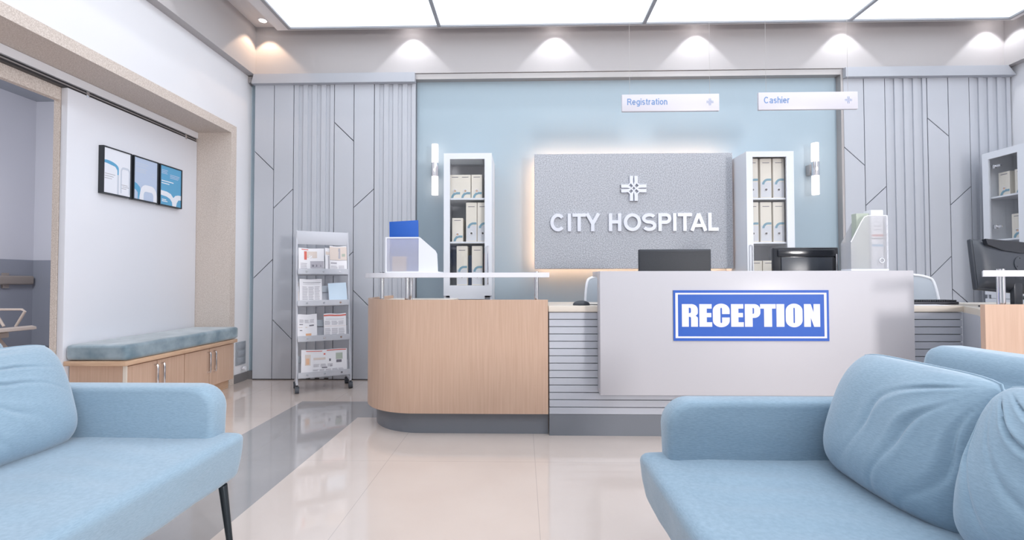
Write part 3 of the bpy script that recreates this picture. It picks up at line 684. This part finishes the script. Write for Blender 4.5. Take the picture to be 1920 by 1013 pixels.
t = thing('side_desk', 'beech-fronted desk section with raised white shelf at the right edge', 'desk', (3.3, 2.75, 0))
b = MB(); pts = curved_outline(0, 1.35, 2.7, .4, 3.3); pts = [(2.6+1.35-(x), y) for x, y in pts]; wall_strip(b, pts[::-1], .028, .155, .960, 'wood'); W('front_panel', b, t, sharp=40)
b = MB(); b.prism([(2.63, 2.73), (3.5, 2.73), (3.92, 3.2), (3.92, 3.9), (3.4, 3.9), (3.4, 3.345), (3.07, 3.345), (2.90, 3.06)], lambda u, v, tt: Vector((u, v, tt)), .872, .915, 'counter'); W('worktop', b, t, smooth=False)
b = MB(); b.prism([(2.64, 2.74), (2.90, 3.06), (3.066, 3.346), (3.09, 3.346), (2.93, 3.06), (2.67, 2.74)], lambda u, v, tt: Vector((u, v, tt)), 0, .872, 'slat'); W('side_board', b, t, smooth=False)
W('plinth', MB().box(2.66, 3.6, 2.76, 2.82, 0, .155, 'plinth'), t, smooth=False)
b = MB(); b.prism([(2.585, 2.69), (3.6, 2.69), (3.85, 2.8), (3.95, 3.05), (3.95, 3.4), (3.7, 3.4), (3.7, 3.0), (2.875, 3.0)], lambda u, v, tt: Vector((u, v, tt)), 1.118, 1.152, 'white'); W('raised_shelf', b, t, smooth=False)
for x in (2.79, 3.4):
    b = MB(); b.cyl((x, 2.80, .915), (x, 2.80, 1.118), .019, 'chrome', seg=24); b.cyl((x, 2.80, 1.15), (x, 2.80, 1.162), .018, 'chrome', seg=24); W('shelf_post', b, t)

# RECEPTION sign, heavy condensed capitals
t = thing('reception_sign', 'blue rectangular sign with white border reading RECEPTION on the white desk panel', 'sign', (1.54, 3.21, .685))
x0, x1, z0, z1 = 1.022, 2.062, .688, 1.031
W('sign_plate', MB().box(x0, x1, 3.209, 3.2148, z0, z1, 'signblue'), t, smooth=False)
def sx(p): return x0+(p-83)/(1832-83)*(x1-x0)
def sz(p): return z1-(p-87)/(664-87)*(z1-z0)
b = MB()
for a, c, d, e in ((105, 1805, 117, 135), (105, 1805, 613, 632), (105, 133, 135, 613), (1778, 1805, 135, 613)): b.box(sx(a), sx(c), 3.2075, 3.2092, sz(e), sz(d), 'signwhite')
W('sign_border', b, t, smooth=False)
def arc(cx, cy, rx, ry, a0, a1, n=10): return [(cx+rx*cos(radians(a0+(a1-a0)*i/n)), cy+ry*sin(radians(a0+(a1-a0)*i/n))) for i in range(n+1)]
def gl_R(w):
    o = [(0, 0), (0, 1)]+arc(w*.6, .75, w*.4, .25, 90, 0)+arc(w*.80, .62, w*.2, .13, 0, -70, 6)+arc(w*.80, .37, w*.2, .11, 70, 0, 6)+[(w, 0), (w*.57, 0), (w*.57, .38)]+arc(w*.49, .38, w*.08, .06, 0, 90, 5)+[(w*.43, .44), (w*.43, 0)]
    h = [(w*.43, .60), (w*.43, .84)]+arc(w*.50, .78, w*.07, .06, 90, 0, 4)+arc(w*.50, .66, w*.07, .06, 0, -90, 4)
    return [o, h]
def gl_E(w): return [[(0, 0), (0, 1), (w*.97, 1), (w*.97, .80), (w*.58, .80), (w*.58, .61), (w*.94, .61), (w*.94, .42), (w*.58, .42), (w*.58, .20), (w, .20), (w, 0)]]
def gl_C(w):
    return [[(w, .56), (w, .72)]+arc(w*.5, .72, w*.5, .30, 0, 180, 16)+arc(w*.5, .28, w*.5, .30, 180, 360, 16)+[(w, .41), (w*.55, .41), (w*.55, .24)]+arc(w*.5, .21, w*.05, .05, 0, -180, 5)+[(w*.45, .79)]+arc(w*.5, .79, w*.05, .05, 180, 0, 5)+[(w*.55, .56)]]
def gl_P(w):
    return [[(0, 0), (0, 1), (w*.55, 1)]+arc(w*.6, .74, w*.4, .26, 90, 0)+arc(w*.6, .62, w*.4, .23, 0, -90)+[(w*.5, .39), (w*.5, 0)],
            [(w*.5, .57), (w*.5, .83)]+arc(w*.54, .77, w*.06, .06, 90, 0, 4)+arc(w*.54, .63, w*.06, .06, 0, -90, 4)]
def gl_T(w): return [[(w*.25, 0), (w*.25, .80), (0, .80), (0, 1), (w, 1), (w, .80), (w*.76, .80), (w*.76, 0)]]
def gl_I(w): return [[(0, 0), (0, 1), (w, 1), (w, 0)]]
def gl_O(w): return [arc(w*.5, .70, w*.5, .32, 0, 180, 16)+arc(w*.5, .30, w*.5, .32, 180, 360, 16), arc(w*.5, .80, w*.045, .04, 0, 180, 6)+arc(w*.5, .2, w*.045, .04, 180, 360, 6)]
def gl_N(w): return [[(0, 0), (0, 1), (w*.42, 1), (w*.60, .62), (w*.60, 1), (w, 1), (w, 0), (w*.62, 0), (w*.42, .40), (w*.42, 0)]]
loops = []
for g, a, c in ((gl_R, 178, 358), (gl_E, 375, 519), (gl_C, 527, 717), (gl_E, 733, 875), (gl_P, 888, 1062), (gl_T, 1060, 1235), (gl_I, 1243, 1331), (gl_O, 1347, 1535), (gl_N, 1552, 1731)):
    for lp in g(1.0):
        loops.append([(sx(a+(c-a)*u)-x0, (sz(503)+(sz(245)-sz(503))*v)-z0) for u, v in lp])
# shift overlapping P/T a hair apart is unnecessary: they only touch
curve_mesh('sign_letters', loops, .0007, 'signwhite', upright(x0, 3.2083, z0), t, local=False)

# ================================================================ THINGS ON THE DESKS
# left file box with blue folder
t = thing('desk_file_box', 'white translucent file box holding a blue folder on the left raised shelf', 'file box', (-.82, 3.55, 1.156))
yf = 3.42; z0 = 1.158
b = MB(); b.box(-1.005, -.765, yf, yf+.004, z0, 1.415, 'frost'); W('front_wall', b, t, smooth=False); W('back_wall', MB().box(-1.005, -.70, yf+.22, yf+.224, z0, 1.28, 'frost'), t, smooth=False)
prof = [(-.765, z0), (-.765, 1.418), (-.755, 1.418), (-.64, 1.318), (-.628, 1.295), (-.622, z0)]
b = MB(); b.prism(prof, lambda u, v, tt: Vector((u, tt, v)), yf-.002, yf+.004, 'box'); W('side_wall', b, t, smooth=False)
b = MB(); b.box(-1.01, -.62, yf-.004, yf+.226, z0-.002, z0+.008, 'box', bev=.002); b.box(-1.01, -1.0, yf-.003, yf+.226, z0, 1.418, 'box'); b.box(-1.01, -.76, yf-.004, yf+.004, 1.41, 1.42, 'box'); W('rim', b, t)
W('kraft_label', MB().box(-.965, -.86, yf+.02, yf+.022, z0+.008, 1.278, 'sticker'), t, smooth=False)
b = MB(); TF = Matrix.Translation((-.88, yf+.06, 1.17)) @ Matrix.Rotation(radians(-3), 4, 'Y') @ Matrix.Rotation(radians(-7), 4, 'X')
b.box(-.112, .108, -.006, .006, 0, .385, 'folder', bev=.002, T=TF); tag(P2('document_folder', b), 'bright blue folder standing in the white file box', 'folder')
# right magazine holder
t = thing('magazine_holder', 'white translucent magazine holder standing on the white reception ledge', 'magazine holder', (2.42, 3.38, 1.164))
z0 = 1.164
prof = [(2.300, z0), (2.300, 1.365), (2.375, 1.51), (2.395, 1.54), (2.42, 1.55), (2.553, 1.55), (2.553, z0)]
for y in (3.33, 3.43):
    b = MB(); b.prism(prof, lambda u, v, tt: Vector((u, tt, v)), y, y+.003, 'frost2'); W('side_wall', b, t, smooth=False)
b = MB(); b.tube([(u, 3.331, v) for u, v in prof[1:6]], .0032, 'box', seg=6); b.box(2.297, 2.557, 3.328, 3.435, z0-.0015, z0+.012, 'box', bev=.002); b.box(2.545, 2.555, 3.33, 3.433, z0, 1.55, 'box'); b.box(2.298, 2.303, 3.33, 3.433, z0, 1.365, 'frost2'); W('rim', b, t)
b = MB(); b.tube([(2.508+.016*cos(a*pi/8), 3.327, 1.235+.016*sin(a*pi/8)) for a in range(16)], .003, 'box', closed=True, seg=6); W('finger_ring', b, t)
t = thing('document_binder', 'white binder with red and blue stripes inside the magazine holder', 'binder', (2.48, 3.38, 1.178))
W('cover', MB().box(2.452, 2.537, 3.345, 3.42, 1.177, 1.592, 'white', bev=.004), t)
b = MB(); b.box(2.456, 2.533, 3.3435, 3.345, 1.405, 1.42, 'red').box(2.456, 2.533, 3.3435, 3.345, 1.385, 1.395, 'inkd').box(2.456, 2.533, 3.3435, 3.345, 1.335, 1.35, 'pblue').box(2.47, 2.52, 3.3435, 3.345, 1.45, 1.456, 'ink').box(2.47, 2.51, 3.3435, 3.345, 1.475, 1.481, 'ink'); W('stripes', b, t, smooth=False)
b = MB().box(2.36, 2.448, 3.36, 3.41, 1.178, 1.57, 'green', bev=.002); tag(P2('green_folder', b), 'grey-green folder standing in the magazine holder', 'folder')

def monitor(name, label, w, h, loc, rz, tilt=0, stand=True, glossy=False, ribs=False, zb=0.0, base_w=.24, roll=0):
    """screen faces +y local, we see its back"""
    t = thing(name, label, 'monitor', loc, rz)
    T = Matrix.Translation((0, 0, zb)) @ Matrix.Rotation(roll, 4, 'Y') @ Matrix.Rotation(tilt, 4, 'X')
    m = 'rib' if ribs else ('blackgloss' if glossy else 'mon')
    P2('screen_housing', MB().box(-w/2, w/2, 0, .035, 0, h, m, bev=.008, seg=3, T=T), t)
    if ribs:
        b = MB(); n = 40
        for k in range(n): b.box(-w/2+.008, w/2-.008, -.004, .004, .01+(h-.02)*k/n, .01+(h-.02)*(k+.55)/n, 'rib', T=T)
        P2('back_ribs', b, t, smooth=False)
    elif glossy:
        b = MB()
        b.box(-w/2+.03, w/2-.03, -.012, .0, h-.07, h-.016, 'blackgloss', bev=.01, seg=3, T=T); b.box(-w/2+.055, w/2-.05, -.008, .0, .02, h-.075, 'mon', bev=.006, T=T)
        b.box(w/2-.03, w/2-.016, -.012, .002, .01, h-.05, 'chrome', bev=.005, T=T); P2('back_frame', b, t)
    else:
        def bk(u, v):
            x = (u-.5)*w*.985; z = .01+(h-.02)*v; e = (1-(2*u-1)**4)*(1-(2*v-1)**4)
            return T @ Vector((x, -.002-.045*max(0, e)**.5, z))
        b = MB(); b.grid(30, 20, bk, 'mon'); P2('back_shell', b, t, sharp=180)
        b = MB()
        b.prism([(-w*.42, h-.012), (-w*.40, h-.05), (-w*.2, h-.08), (w*.05, h-.088), (w*.3, h-.07), (w*.42, h-.04), (w*.44, h-.012)], lambda u, v, tt: T @ Vector((u, tt, v)), -.054, -.03, 'blackgloss')
        b.cyl(T @ Vector((.03, -.052, h*.52)), T @ Vector((.03, -.04, h*.52)), .058, 'mon', seg=40); P2('vent_band', b, t)
        b = MB()
        for k in range(4): a = radians(20+90*k); b.cyl(T @ Vector((.03+.045*cos(a), -.0535, h*.52+.045*sin(a))), T @ Vector((.03+.045*cos(a), -.05, h*.52+.045*sin(a))), .004, 'black', seg=10)
        P2('mount_screws', b, t)
    b = MB(); b.box(-.03, .03, -.03, .0, 0.005, zb+h*.35, m, bev=.006, T=None); P2('stand_neck', b, t)
    b = MB(); b.box(-base_w/2, base_w/2, -.10, .12, 0, .012, m, bev=.005); P2('stand_base', b, t)
    return t
monitor('computer_monitor', 'black ribbed computer screen back behind the reception panel, below the lettering', .575, .335, (1.22, 3.78, .918), 0, ribs=True, zb=.095)
monitor('computer_monitor', 'glossy black computer screen back behind the panel, below the right file cabinet', .49, .33, (2.16, 3.62, .918), 0, glossy=True, zb=.10)
monitor('computer_monitor', 'large dark grey monitor seen from behind beside the right beech desk', .50, .345, (3.22, 3.15, .915), radians(4), tilt=radians(-10), zb=.10, roll=radians(5))
# keyboard, paper, mouse
t = thing('keyboard', 'black keyboard on the counter right of the reception panel', 'keyboard', (3.15, 3.55, .918))
W('keyboard_body', MB().box(2.72, 3.16, 3.47, 3.60, .919, .94, 'key', bev=.004), t)
b = MB()
for r in range(4):
    for k in range(26): b.box(2.732+k*.0163, 2.745+k*.0163, 3.48+r*.028, 3.502+r*.028, .94, .952, 'black', bev=.002, seg=1)
o = W('keys', b, t, smooth=False)
o['kind'] = 'stuff'
tag(P2('paper_sheet', MB().box(2.66, 2.99, 3.345, 3.46, .9185, .921, 'paper'), smooth=False), 'white paper sheets on the counter in front of the keyboard', 'paper')
t = thing('computer_mouse', 'dark grey computer mouse on the counter left of the white panel', 'mouse', (.43, 3.42, .918))
b = MB(); b.grid(24, 10, lambda u, v: Vector((.425+.062*cos(2*pi*u)*sin(v*pi/2)*(1), 3.42+.034*sin(2*pi*u)*sin(v*pi/2), .919+.034*cos(v*pi/2)**.8)), 'mon', wu=True); W('mouse_shell', b, t, sharp=180)
b = MB(); b.tube([(.485, 3.42, .924), (.53, 3.41, .923), (.58, 3.44, .923), (.7, 3.5, .923)], .0025, 'black', seg=6); W('cable', b, t)

# office chairs (white rim, mesh back)
def office_chair():
    t = thing('office_chair', 'x', 'office chair', group='white office chairs behind the counter')
    rim = [(-.20, .07, .55), (-.235, .10, .80), (-.215, .13, 1.06), (-.16, .145, 1.125), (0, .15, 1.145), (.16, .145, 1.125), (.215, .13, 1.06), (.235, .10, .80), (.20, .07, .55), (0, .05, .53)]
    def cr(P, n=6):
        out = []; N = len(P)
        for i in range(N):
            p0, p1, p2, p3 = [Vector(P[(i+k-1) % N]) for k in range(4)]
            for j in range(n):
                s = j/n; out.append(.5*((2*p1)+(p2-p0)*s+(2*p0-5*p1+4*p2-p3)*s*s+(3*p1-p0-3*p2+p3)*s**3))
        return out
    R = cr(rim); b = MB(); b.tube(R, .011, 'chairw', closed=True); P2('back_frame', b, t)
    b = MB(); c = b.bm.verts.new((0, .12, .84)); vs = [b.bm.verts.new(p) for p in R]
    fs = [b.bm.faces.new((c, vs[i], vs[(i+1) % len(vs)])) for i in range(len(vs))]; b._mark(fs, 'mesh'); P2('mesh_back', b, t, sharp=180)
    b = MB(); pad(b, -.24, .24, -.38, .06, .45, .52, .03, 'mesh', nx=12, amp=0, crown=.01); P2('seat', b, t, sharp=180)
    P2('gas_column', MB().cyl((0, -.15, .09), (0, -.15, .46), .025, 'chrome'), t)
    for k in range(5):
        a = 2*pi*k/5; b = MB(); b.tube([(0, -.15, .10), (.27*cos(a), -.15+.27*sin(a), .07)], [.022, .014], 'chairw'); lg = P2('leg', b, t)
        P2('castor', MB().cyl((.27*cos(a)-.012, -.15+.27*sin(a), .03), (.27*cos(a)+.012, -.15+.27*sin(a), .03), .03, 'rubber'), lg)
    return t
oc = office_chair(); oc.matrix_basis = Matrix.Translation((.79, 4.02, 0)) @ Matrix.Rotation(radians(8), 4, 'Z'); oc['label'] = 'white-rimmed chair back peeking out left of the white reception panel'
dup(oc, (3.265, 3.95, 0), radians(-6), 'white-rimmed mesh chair back just right of the white reception panel')

# ================================================================ NEWSPAPER RACK
RA = radians(29); RO = Vector((-1.985, 4.66, 0))
RM = Matrix.Translation(RO) @ Matrix.Rotation(RA, 4, 'Z')
t = thing('magazine_rack', 'silver four-tier newspaper rack on castors against the grey wall panels', 'magazine rack', RO, RA)
hw = .25
def upz(z): return .0+(z-.06)*.17       # lean back of the uprights
for s in (-1, 1):
    P2('upright', MB().tube([(s*hw, upz(.075), .075), (s*hw, upz(1.62), 1.62)], .011, 'rack', seg=8), t)
    P2('foot_bar', MB().tube([(s*hw, 0, .085), (s*hw, .27, .085)], .011, 'rack', seg=8), t)
    for y in (.0, .26):
        b = MB(); b.cyl((s*hw-.018, y, .032), (s*hw+.018, y, .032), .032, 'rubber', seg=20); b.cyl((s*hw, y, .04), (s*hw, y, .08), .010, 'dark', seg=10); b.box(s*hw-.02, s*hw+.02, y-.02, y+.012, .045, .068, 'rubber', bev=.004); P2('castor', b, t)
P2('foot_rail', MB().tube([(-hw, .25, .10), (0, .25, .13), (hw, .25, .10)], .009, 'rack', seg=8), t)
P2('header_board', MB().box(-hw, hw, upz(1.54)-.012, upz(1.54), 1.475, 1.615, 'rack', bev=.003, T=Matrix.Rotation(-.17*0, 4, 'X')), t)
SH = [1.165, .845, .495, .145]
for z in SH:
    y = upz(z)
    b = MB(); b.box(-hw+.008, hw-.008, y-.045, y-.04, z, z+.058, 'rack', bev=.001, seg=1)                       # lip
    b.prism([(y-.045, z), (y+.055, z-.012), (y+.055, z-.007), (y-.045, z+.005)], lambda u, v, tt: Vector((tt, u, v)), -hw+.008, hw-.008, 'rack')
    b.prism([(y+.055, z-.012), (y+.115, z+.20), (y+.120, z+.20), (y+.060, z-.012)], lambda u, v, tt: Vector((tt, u, v)), -hw+.008, hw-.008, 'rack')
    b.prism([(y+.088, z+.135), (y+.105, z+.20), (y+.101, z+.20), (y+.084, z+.135)], lambda u, v, tt: Vector((tt, u, v)), -hw+.012, hw-.012, 'vent')
    tr = P2('tray', b, t, smooth=False)
    b = MB()
    for x in (-.16, 0, .16): b.cyl((x, y-.0475, z+.03), (x, y-.045, z+.03), .010, 'chrome', seg=12)
    P2('rivets', b, tr)
def paper(name, label, cat, x0, x1, row, h, patches, base='paper', d=0, th=.007, roll=0, curl=.004, dz=0, group='newspapers and booklets on the rack'):
    """leaning sheet stack on rack row; patches (u0,u1,v0,v1,mat)"""
    z = SH[row]; y = upz(z); w = x1-x0
    o0 = Vector(((x0+x1)/2, y-.025+d, z+.004+dz)); lean = radians(-14)
    T = RM @ Matrix.Translation(o0) @ Matrix.Rotation(lean, 4, 'X') @ Matrix.Rotation(roll, 4, 'Y')
    b = MB(); nx, nz = 14, 14
    def bend(u, v): return curl*sin(u*5+x0*9)*v + .012*max(0, v-.8)*sin(u*9+row)
    def F(off):
        return lambda u, v: T @ Vector(((u-.5)*w, off+bend(u, v), v*h*(1+.012*sin(u*7+x0*20)*(1 if base == 'paper' else 0))))
    A = b.grid(nx, nz, F(0), base); B = b.grid(nx, nz, F(th), base); fs = []
    for i in range(nx-1):
        for e in (0, nz-1): fs.append(b.bm.faces.new((A[i][e], A[i+1][e], B[i+1][e], B[i][e])))
    for j in range(nz-1):
        for e in (0, nx-1): fs.append(b.bm.faces.new((A[e][j], A[e][j+1], B[e][j+1], B[e][j])))
    b._mark(fs, base)
    for (u0, u1, v0, v1, m) in patches:
        g = F(-.0012); n = 5
        b.grid(n, 4, lambda u, v: g(u0+(u1-u0)*u, v0+(v1-v0)*v), m)
    o = P2(name, b, sharp=50); return tag(o, label, cat, group)
def cols(u0, u1, v0, v1, n, rows, m='ink'):
    out = []; cw = (u1-u0)/n
    for c in range(n):
        for r in range(rows):
            v = v0+(v1-v0)*r/rows; out.append((u0+c*cw, u0+c*cw+cw*random.uniform(.7, .88), v, v+(v1-v0)/rows*.4, m))
    return out
paper('newspaper', 'newspaper with red picture box on the top rack tier, left', 'newspaper', -.235, .01, 0, .275,
      [(.12, .38, .93, .96, 'red'), (.22, .32, .55, .88, 'red'), (.32, .72, .62, .88, 'tan'), (.40, .62, .62, .74, 'pwhite'), (.45, .98, .22, .50, 'ink'), (.5, .95, .28, .36, 'inkd'), (.45, .9, .13, .15, 'orange')]+cols(.08, .4, .1, .45, 1, 6))
paper('newspaper', 'thin folded newspaper standing between two on the top rack tier', 'newspaper', .02, .085, 0, .285, [(.1, .9, .74, .86, 'tan'), (.45, .6, .0, .7, 'ink')], d=.01)
paper('newspaper', 'newspaper with pale photograph across its head, top rack tier right', 'newspaper', .065, .235, 0, .305,
      [(.0, 1, .50, .97, 'tan'), (.35, .62, .55, .93, 'ink'), (.7, .9, .62, .72, 'green'), (.0, 1, .49, .50, 'inkd'), (.05, .4, .36, .42, 'ink'), (.05, .5, .10, .14, 'orange')]+cols(.05, .95, .16, .32, 2, 4), d=-.006)
paper('newspaper', 'thick newspaper stack with grey columns on the second rack tier', 'newspaper', -.225, -.015, 1, .275, [(.15, .95, .86, .875, 'inkd'), (.15, .9, .80, .81, 'ink')]+cols(.12, .95, .12, .74, 3, 12), th=.02)
paper('newspaper', 'worn newspaper leaning at the far left of second rack tier', 'newspaper', -.245, -.22, 1, .25, [(.3, .9, .8, .95, 'tan'), (.5, .7, .1, .6, 'tan')], d=.016, roll=radians(-3))
paper('booklet', 'plain pale blue booklet on the second rack tier', 'booklet', .055, .235, 1, .235, [(.0, .02, 0, 1, 'pgrey')], base='ltblue', roll=radians(-3), curl=0)
paper('newspaper', 'newspaper with small orange drawings on the third rack tier, left', 'newspaper', -.245, -.065, 2, .27,
      [(.10, .28, .60, .63, 'inkd'), (.60, .84, .55, .60, 'inkd'), (.12, .24, .38, .41, 'inkd'), (.05, .25, .50, .52, 'tan'), (.42, .70, .10, .28, 'orange'), (.4, .5, .50, .53, 'tan')]+cols(.1, .9, .68, .82, 3, 4), th=.012)
paper('newspaper', 'newspaper with red banner across the top, third rack tier right', 'newspaper', .0, .215, 2, .27, [(.0, 1, .90, .955, 'red'), (.02, .98, .52, .525, 'orange'), (.1, .9, .78, .79, 'ink')]+cols(.04, .96, .08, .46, 3, 9)+cols(.04, .96, .58, .74, 3, 3), th=.016, d=-.004)
paper('newspaper', 'wide open newspaper covering the lowest rack tier', 'newspaper', -.215, .215, 3, .265,
      [(.1, .45, .93, .955, 'red'), (.55, .98, .94, .975, 'red'), (.08, .20, .42, .82, 'tan'), (.10, .17, .45, .68, 'orange'), (.26, .52, .62, .70, 'tan'), (.44, .56, .30, .34, 'inkd'), (.75, .90, .60, .84, 'green'), (.76, .88, .48, .58, 'inkd'), (.60, .64, .55, .64, 'inkd'), (.35, .42, .02, .08, 'orange'), (.48, .52, .80, .86, 'red'), (.62, .67, .34, .42, 'ink')]+cols(.25, .95, .1, .28, 5, 5)+cols(.26, .72, .36, .48, 3, 3), th=.012, roll=radians(1))

# ================================================================ SOFAS
def sofa():
    """local: u=+x to the back, front edge at x=0; y along the length; far arm at +y"""
    t = thing('sofa', 'x', 'sofa', group='blue linen sofas in the foreground')
    Lh = .62
    b = MB(); pad(b, 0, .98, -Lh, Lh, .245, .447, .035, 'fabric', nx=46, amp=.005, crown=.012)
    for v in b.bm.verts:
        x, y, z = v.co; k = (.447-z)/.2
        if x < .45: v.co.x += .035*max(0, k)**1.6*max(0, 1-x/.45)
        if z > .40:                                                           # soft drag folds on the seat
            v.co.z += .0035*sin(y*46+x*14+2*noise.noise(Vector((x*3, y*3, 0))))*math.exp(-((x-.30)/.2)**2)*max(0, min(1, (.55-abs(y))/.2))
    P2('seat', b, t, sharp=180)
    for s in (-1, 1):
        b = MB(); r = .10; AT = .658; prof = [(.09, .44), (.085, AT-r)]+[(.085+r-r*cos(k*pi/16), AT-r+r*sin(k*pi/16)) for k in range(1, 9)]+[(1.05, AT), (1.05, .44)]
        y0, y1 = (Lh-.115, Lh) if s > 0 else (-Lh, -Lh+.115)
        n = len(prof); rr = .022
        # rounded section: inset profile rings
        cx = .5; cz = .5
        rings = []
        for (yy, ins) in ((y0, rr), (y0+rr*.3, rr*.3), (y0+rr, 0), (y1-rr, 0), (y1-rr*.3, rr*.3), (y1, rr)):
            ring = []
            for i, (u, v) in enumerate(prof):
                ua, va = prof[max(i-1, 0)]; ub, vb = prof[min(i+1, n-1)]; dx, dz = ub-ua, vb-va; dl = sqrt(dx*dx+dz*dz)
                ring.append(b.bm.verts.new((u+dz/dl*ins, yy, max(.44, v-dx/dl*ins))))
            rings.append(ring)
        fs = []
        for A, B in zip(rings, rings[1:]):
            for i in range(n-1): fs.append(b.bm.faces.new((A[i], A[i+1], B[i+1], B[i])))
        fs.append(b.bm.faces.new(rings[0])); fs.append(b.bm.faces.new(rings[-1][::-1])); b._mark(fs, 'fabric')
        P2('armrest', b, t, sharp=50)
    b = MB(); pad(b, .98, 1.14, -Lh, Lh, .30, .855, .05, 'fabric', nx=30, amp=.003, crown=.0)
    for v in b.bm.verts:
        if v.co.x < 1.06: v.co.x -= .15*max(0, min(1, (.76-v.co.z)/.10))
        v.co.x += .10*max(0, (v.co.z-.44))/.4
    P2('back_frame', b, t, sharp=180)
    def cushion(y0, y1, seed, flip):
        b = MB(); w = y1-y0; hgt = .427; N = 130
        for side in (-1, 1):
            def f(u, v):
                s, q = 2*u-1, 2*v-1
                e = max(0, (1-abs(s)**3.2))**.5*max(0, (1-abs(q)**3.4))**.5
                yy = s*(w/2)*(1-.035*(1-abs(q))**1)*(1.0); zz = .5*hgt*(1+q*(1-.03*(1-abs(s))))
                ss = s*(1-.07*abs(q)**6); qq = q*(1-.055*abs(s)**6)
                yy = ss*w/2*(1.015+.035*cos(q*pi/2)); zz = .5*hgt*(1+qq)
                T_ = .14*e
                if side < 0:
                    # folds running down from the upper corner nearest the camera
                    cy_, cz_ = flip*w*.50, hgt*.98; dy, dz = yy-cy_, zz-cz_; rd = sqrt(dy*dy+dz*dz); th = math.atan2(-dz, -dy*flip)
                    nn = noise.noise(Vector((yy*5+seed, zz*5, 1.3)))
                    ph = th*8+2.6*nn+seed+1.2*sin(th*3+seed)
                    fold = -math.exp(-(sin(ph)/.22)**2)+.35*math.exp(-((abs(sin(ph))-.6)/.25)**2)
                    fold *= .014*math.exp(-((rd-.20)/.15)**2)*min(1, e*1.4)*max(0, .62+1.1*noise.noise(Vector((th*2.2+seed*3, rd*7, seed))))
                    fold += .005*noise.noise(Vector((yy*9+seed, zz*9, 5)))+.010*noise.noise(Vector((yy*3.5+seed, zz*3.5, 9)))
                    T_ += fold*(e > 0)*min(1, e*3)
                    T_ -= .02*max(0, v-.55)*0
                return Vector((side*T_, yy, zz))
            b.grid(N if side < 0 else 24, N if side < 0 else 24, f, 'fabric')
        if True:
            pts = [(0, s*(w/2), q) for s, q in ()]
        piping = []
        for s, q in [(-1, -1+2*k/20) for k in range(20)]+[(-1+2*k/20, 1) for k in range(20)]+[(1, 1-2*k/20) for k in range(20)]+[(1-2*k/20, -1) for k in range(20)]:
            piping.append(Vector((0, s*(1-.07*abs(q)**6)*w/2*(1.015+.035*cos(q*pi/2)), .5*hgt*(1+q*(1-.055*abs(s)**6)))))
        b.tube(piping, .004, 'fabric', seg=6, closed=True)
        Tm = Matrix.Translation((.68, (y0+y1)/2, .428)) @ Matrix.Rotation(radians(14), 4, 'Y')
        for v in b.bm.verts:
            # plump lower front
            if v.co.x < 0: v.co.x *= 1.12-.35*(v.co.z/hgt)**2
            v.co = Tm @ v.co
        return P2('back_cushion', b, t, sharp=180)
    cushion(.0, Lh-.118, 1.7, -1); cushion(-Lh+.118, .0, 5.1, 1)
    for x, y in ((.05, Lh-.09), (.05, -Lh+.09), (.90, Lh-.09), (.90, -Lh+.09)):
        dx = -.02 if x < .5 else .02; dy = .02 if y > 0 else -.02
        P2('leg', MB().tube([(x, y, .25), (x+dx, y+dy, .0)], [.017, .012], 'leg', seg=12), t)
    return t
so = sofa(); so.matrix_basis = Matrix.Translation((.44, 1.215, 0)); so['label'] = 'blue linen sofa on the right, shaded, facing left'
dup(so, (-1.20, 1.41, 0), pi, 'pale blue linen sofa on the left, brightly lit, with black legs')
for ch in so.children:
    if ch.name.startswith('leg') and min(v.co.x for v in ch.data.vertices) < .3: ch.location.x += .16
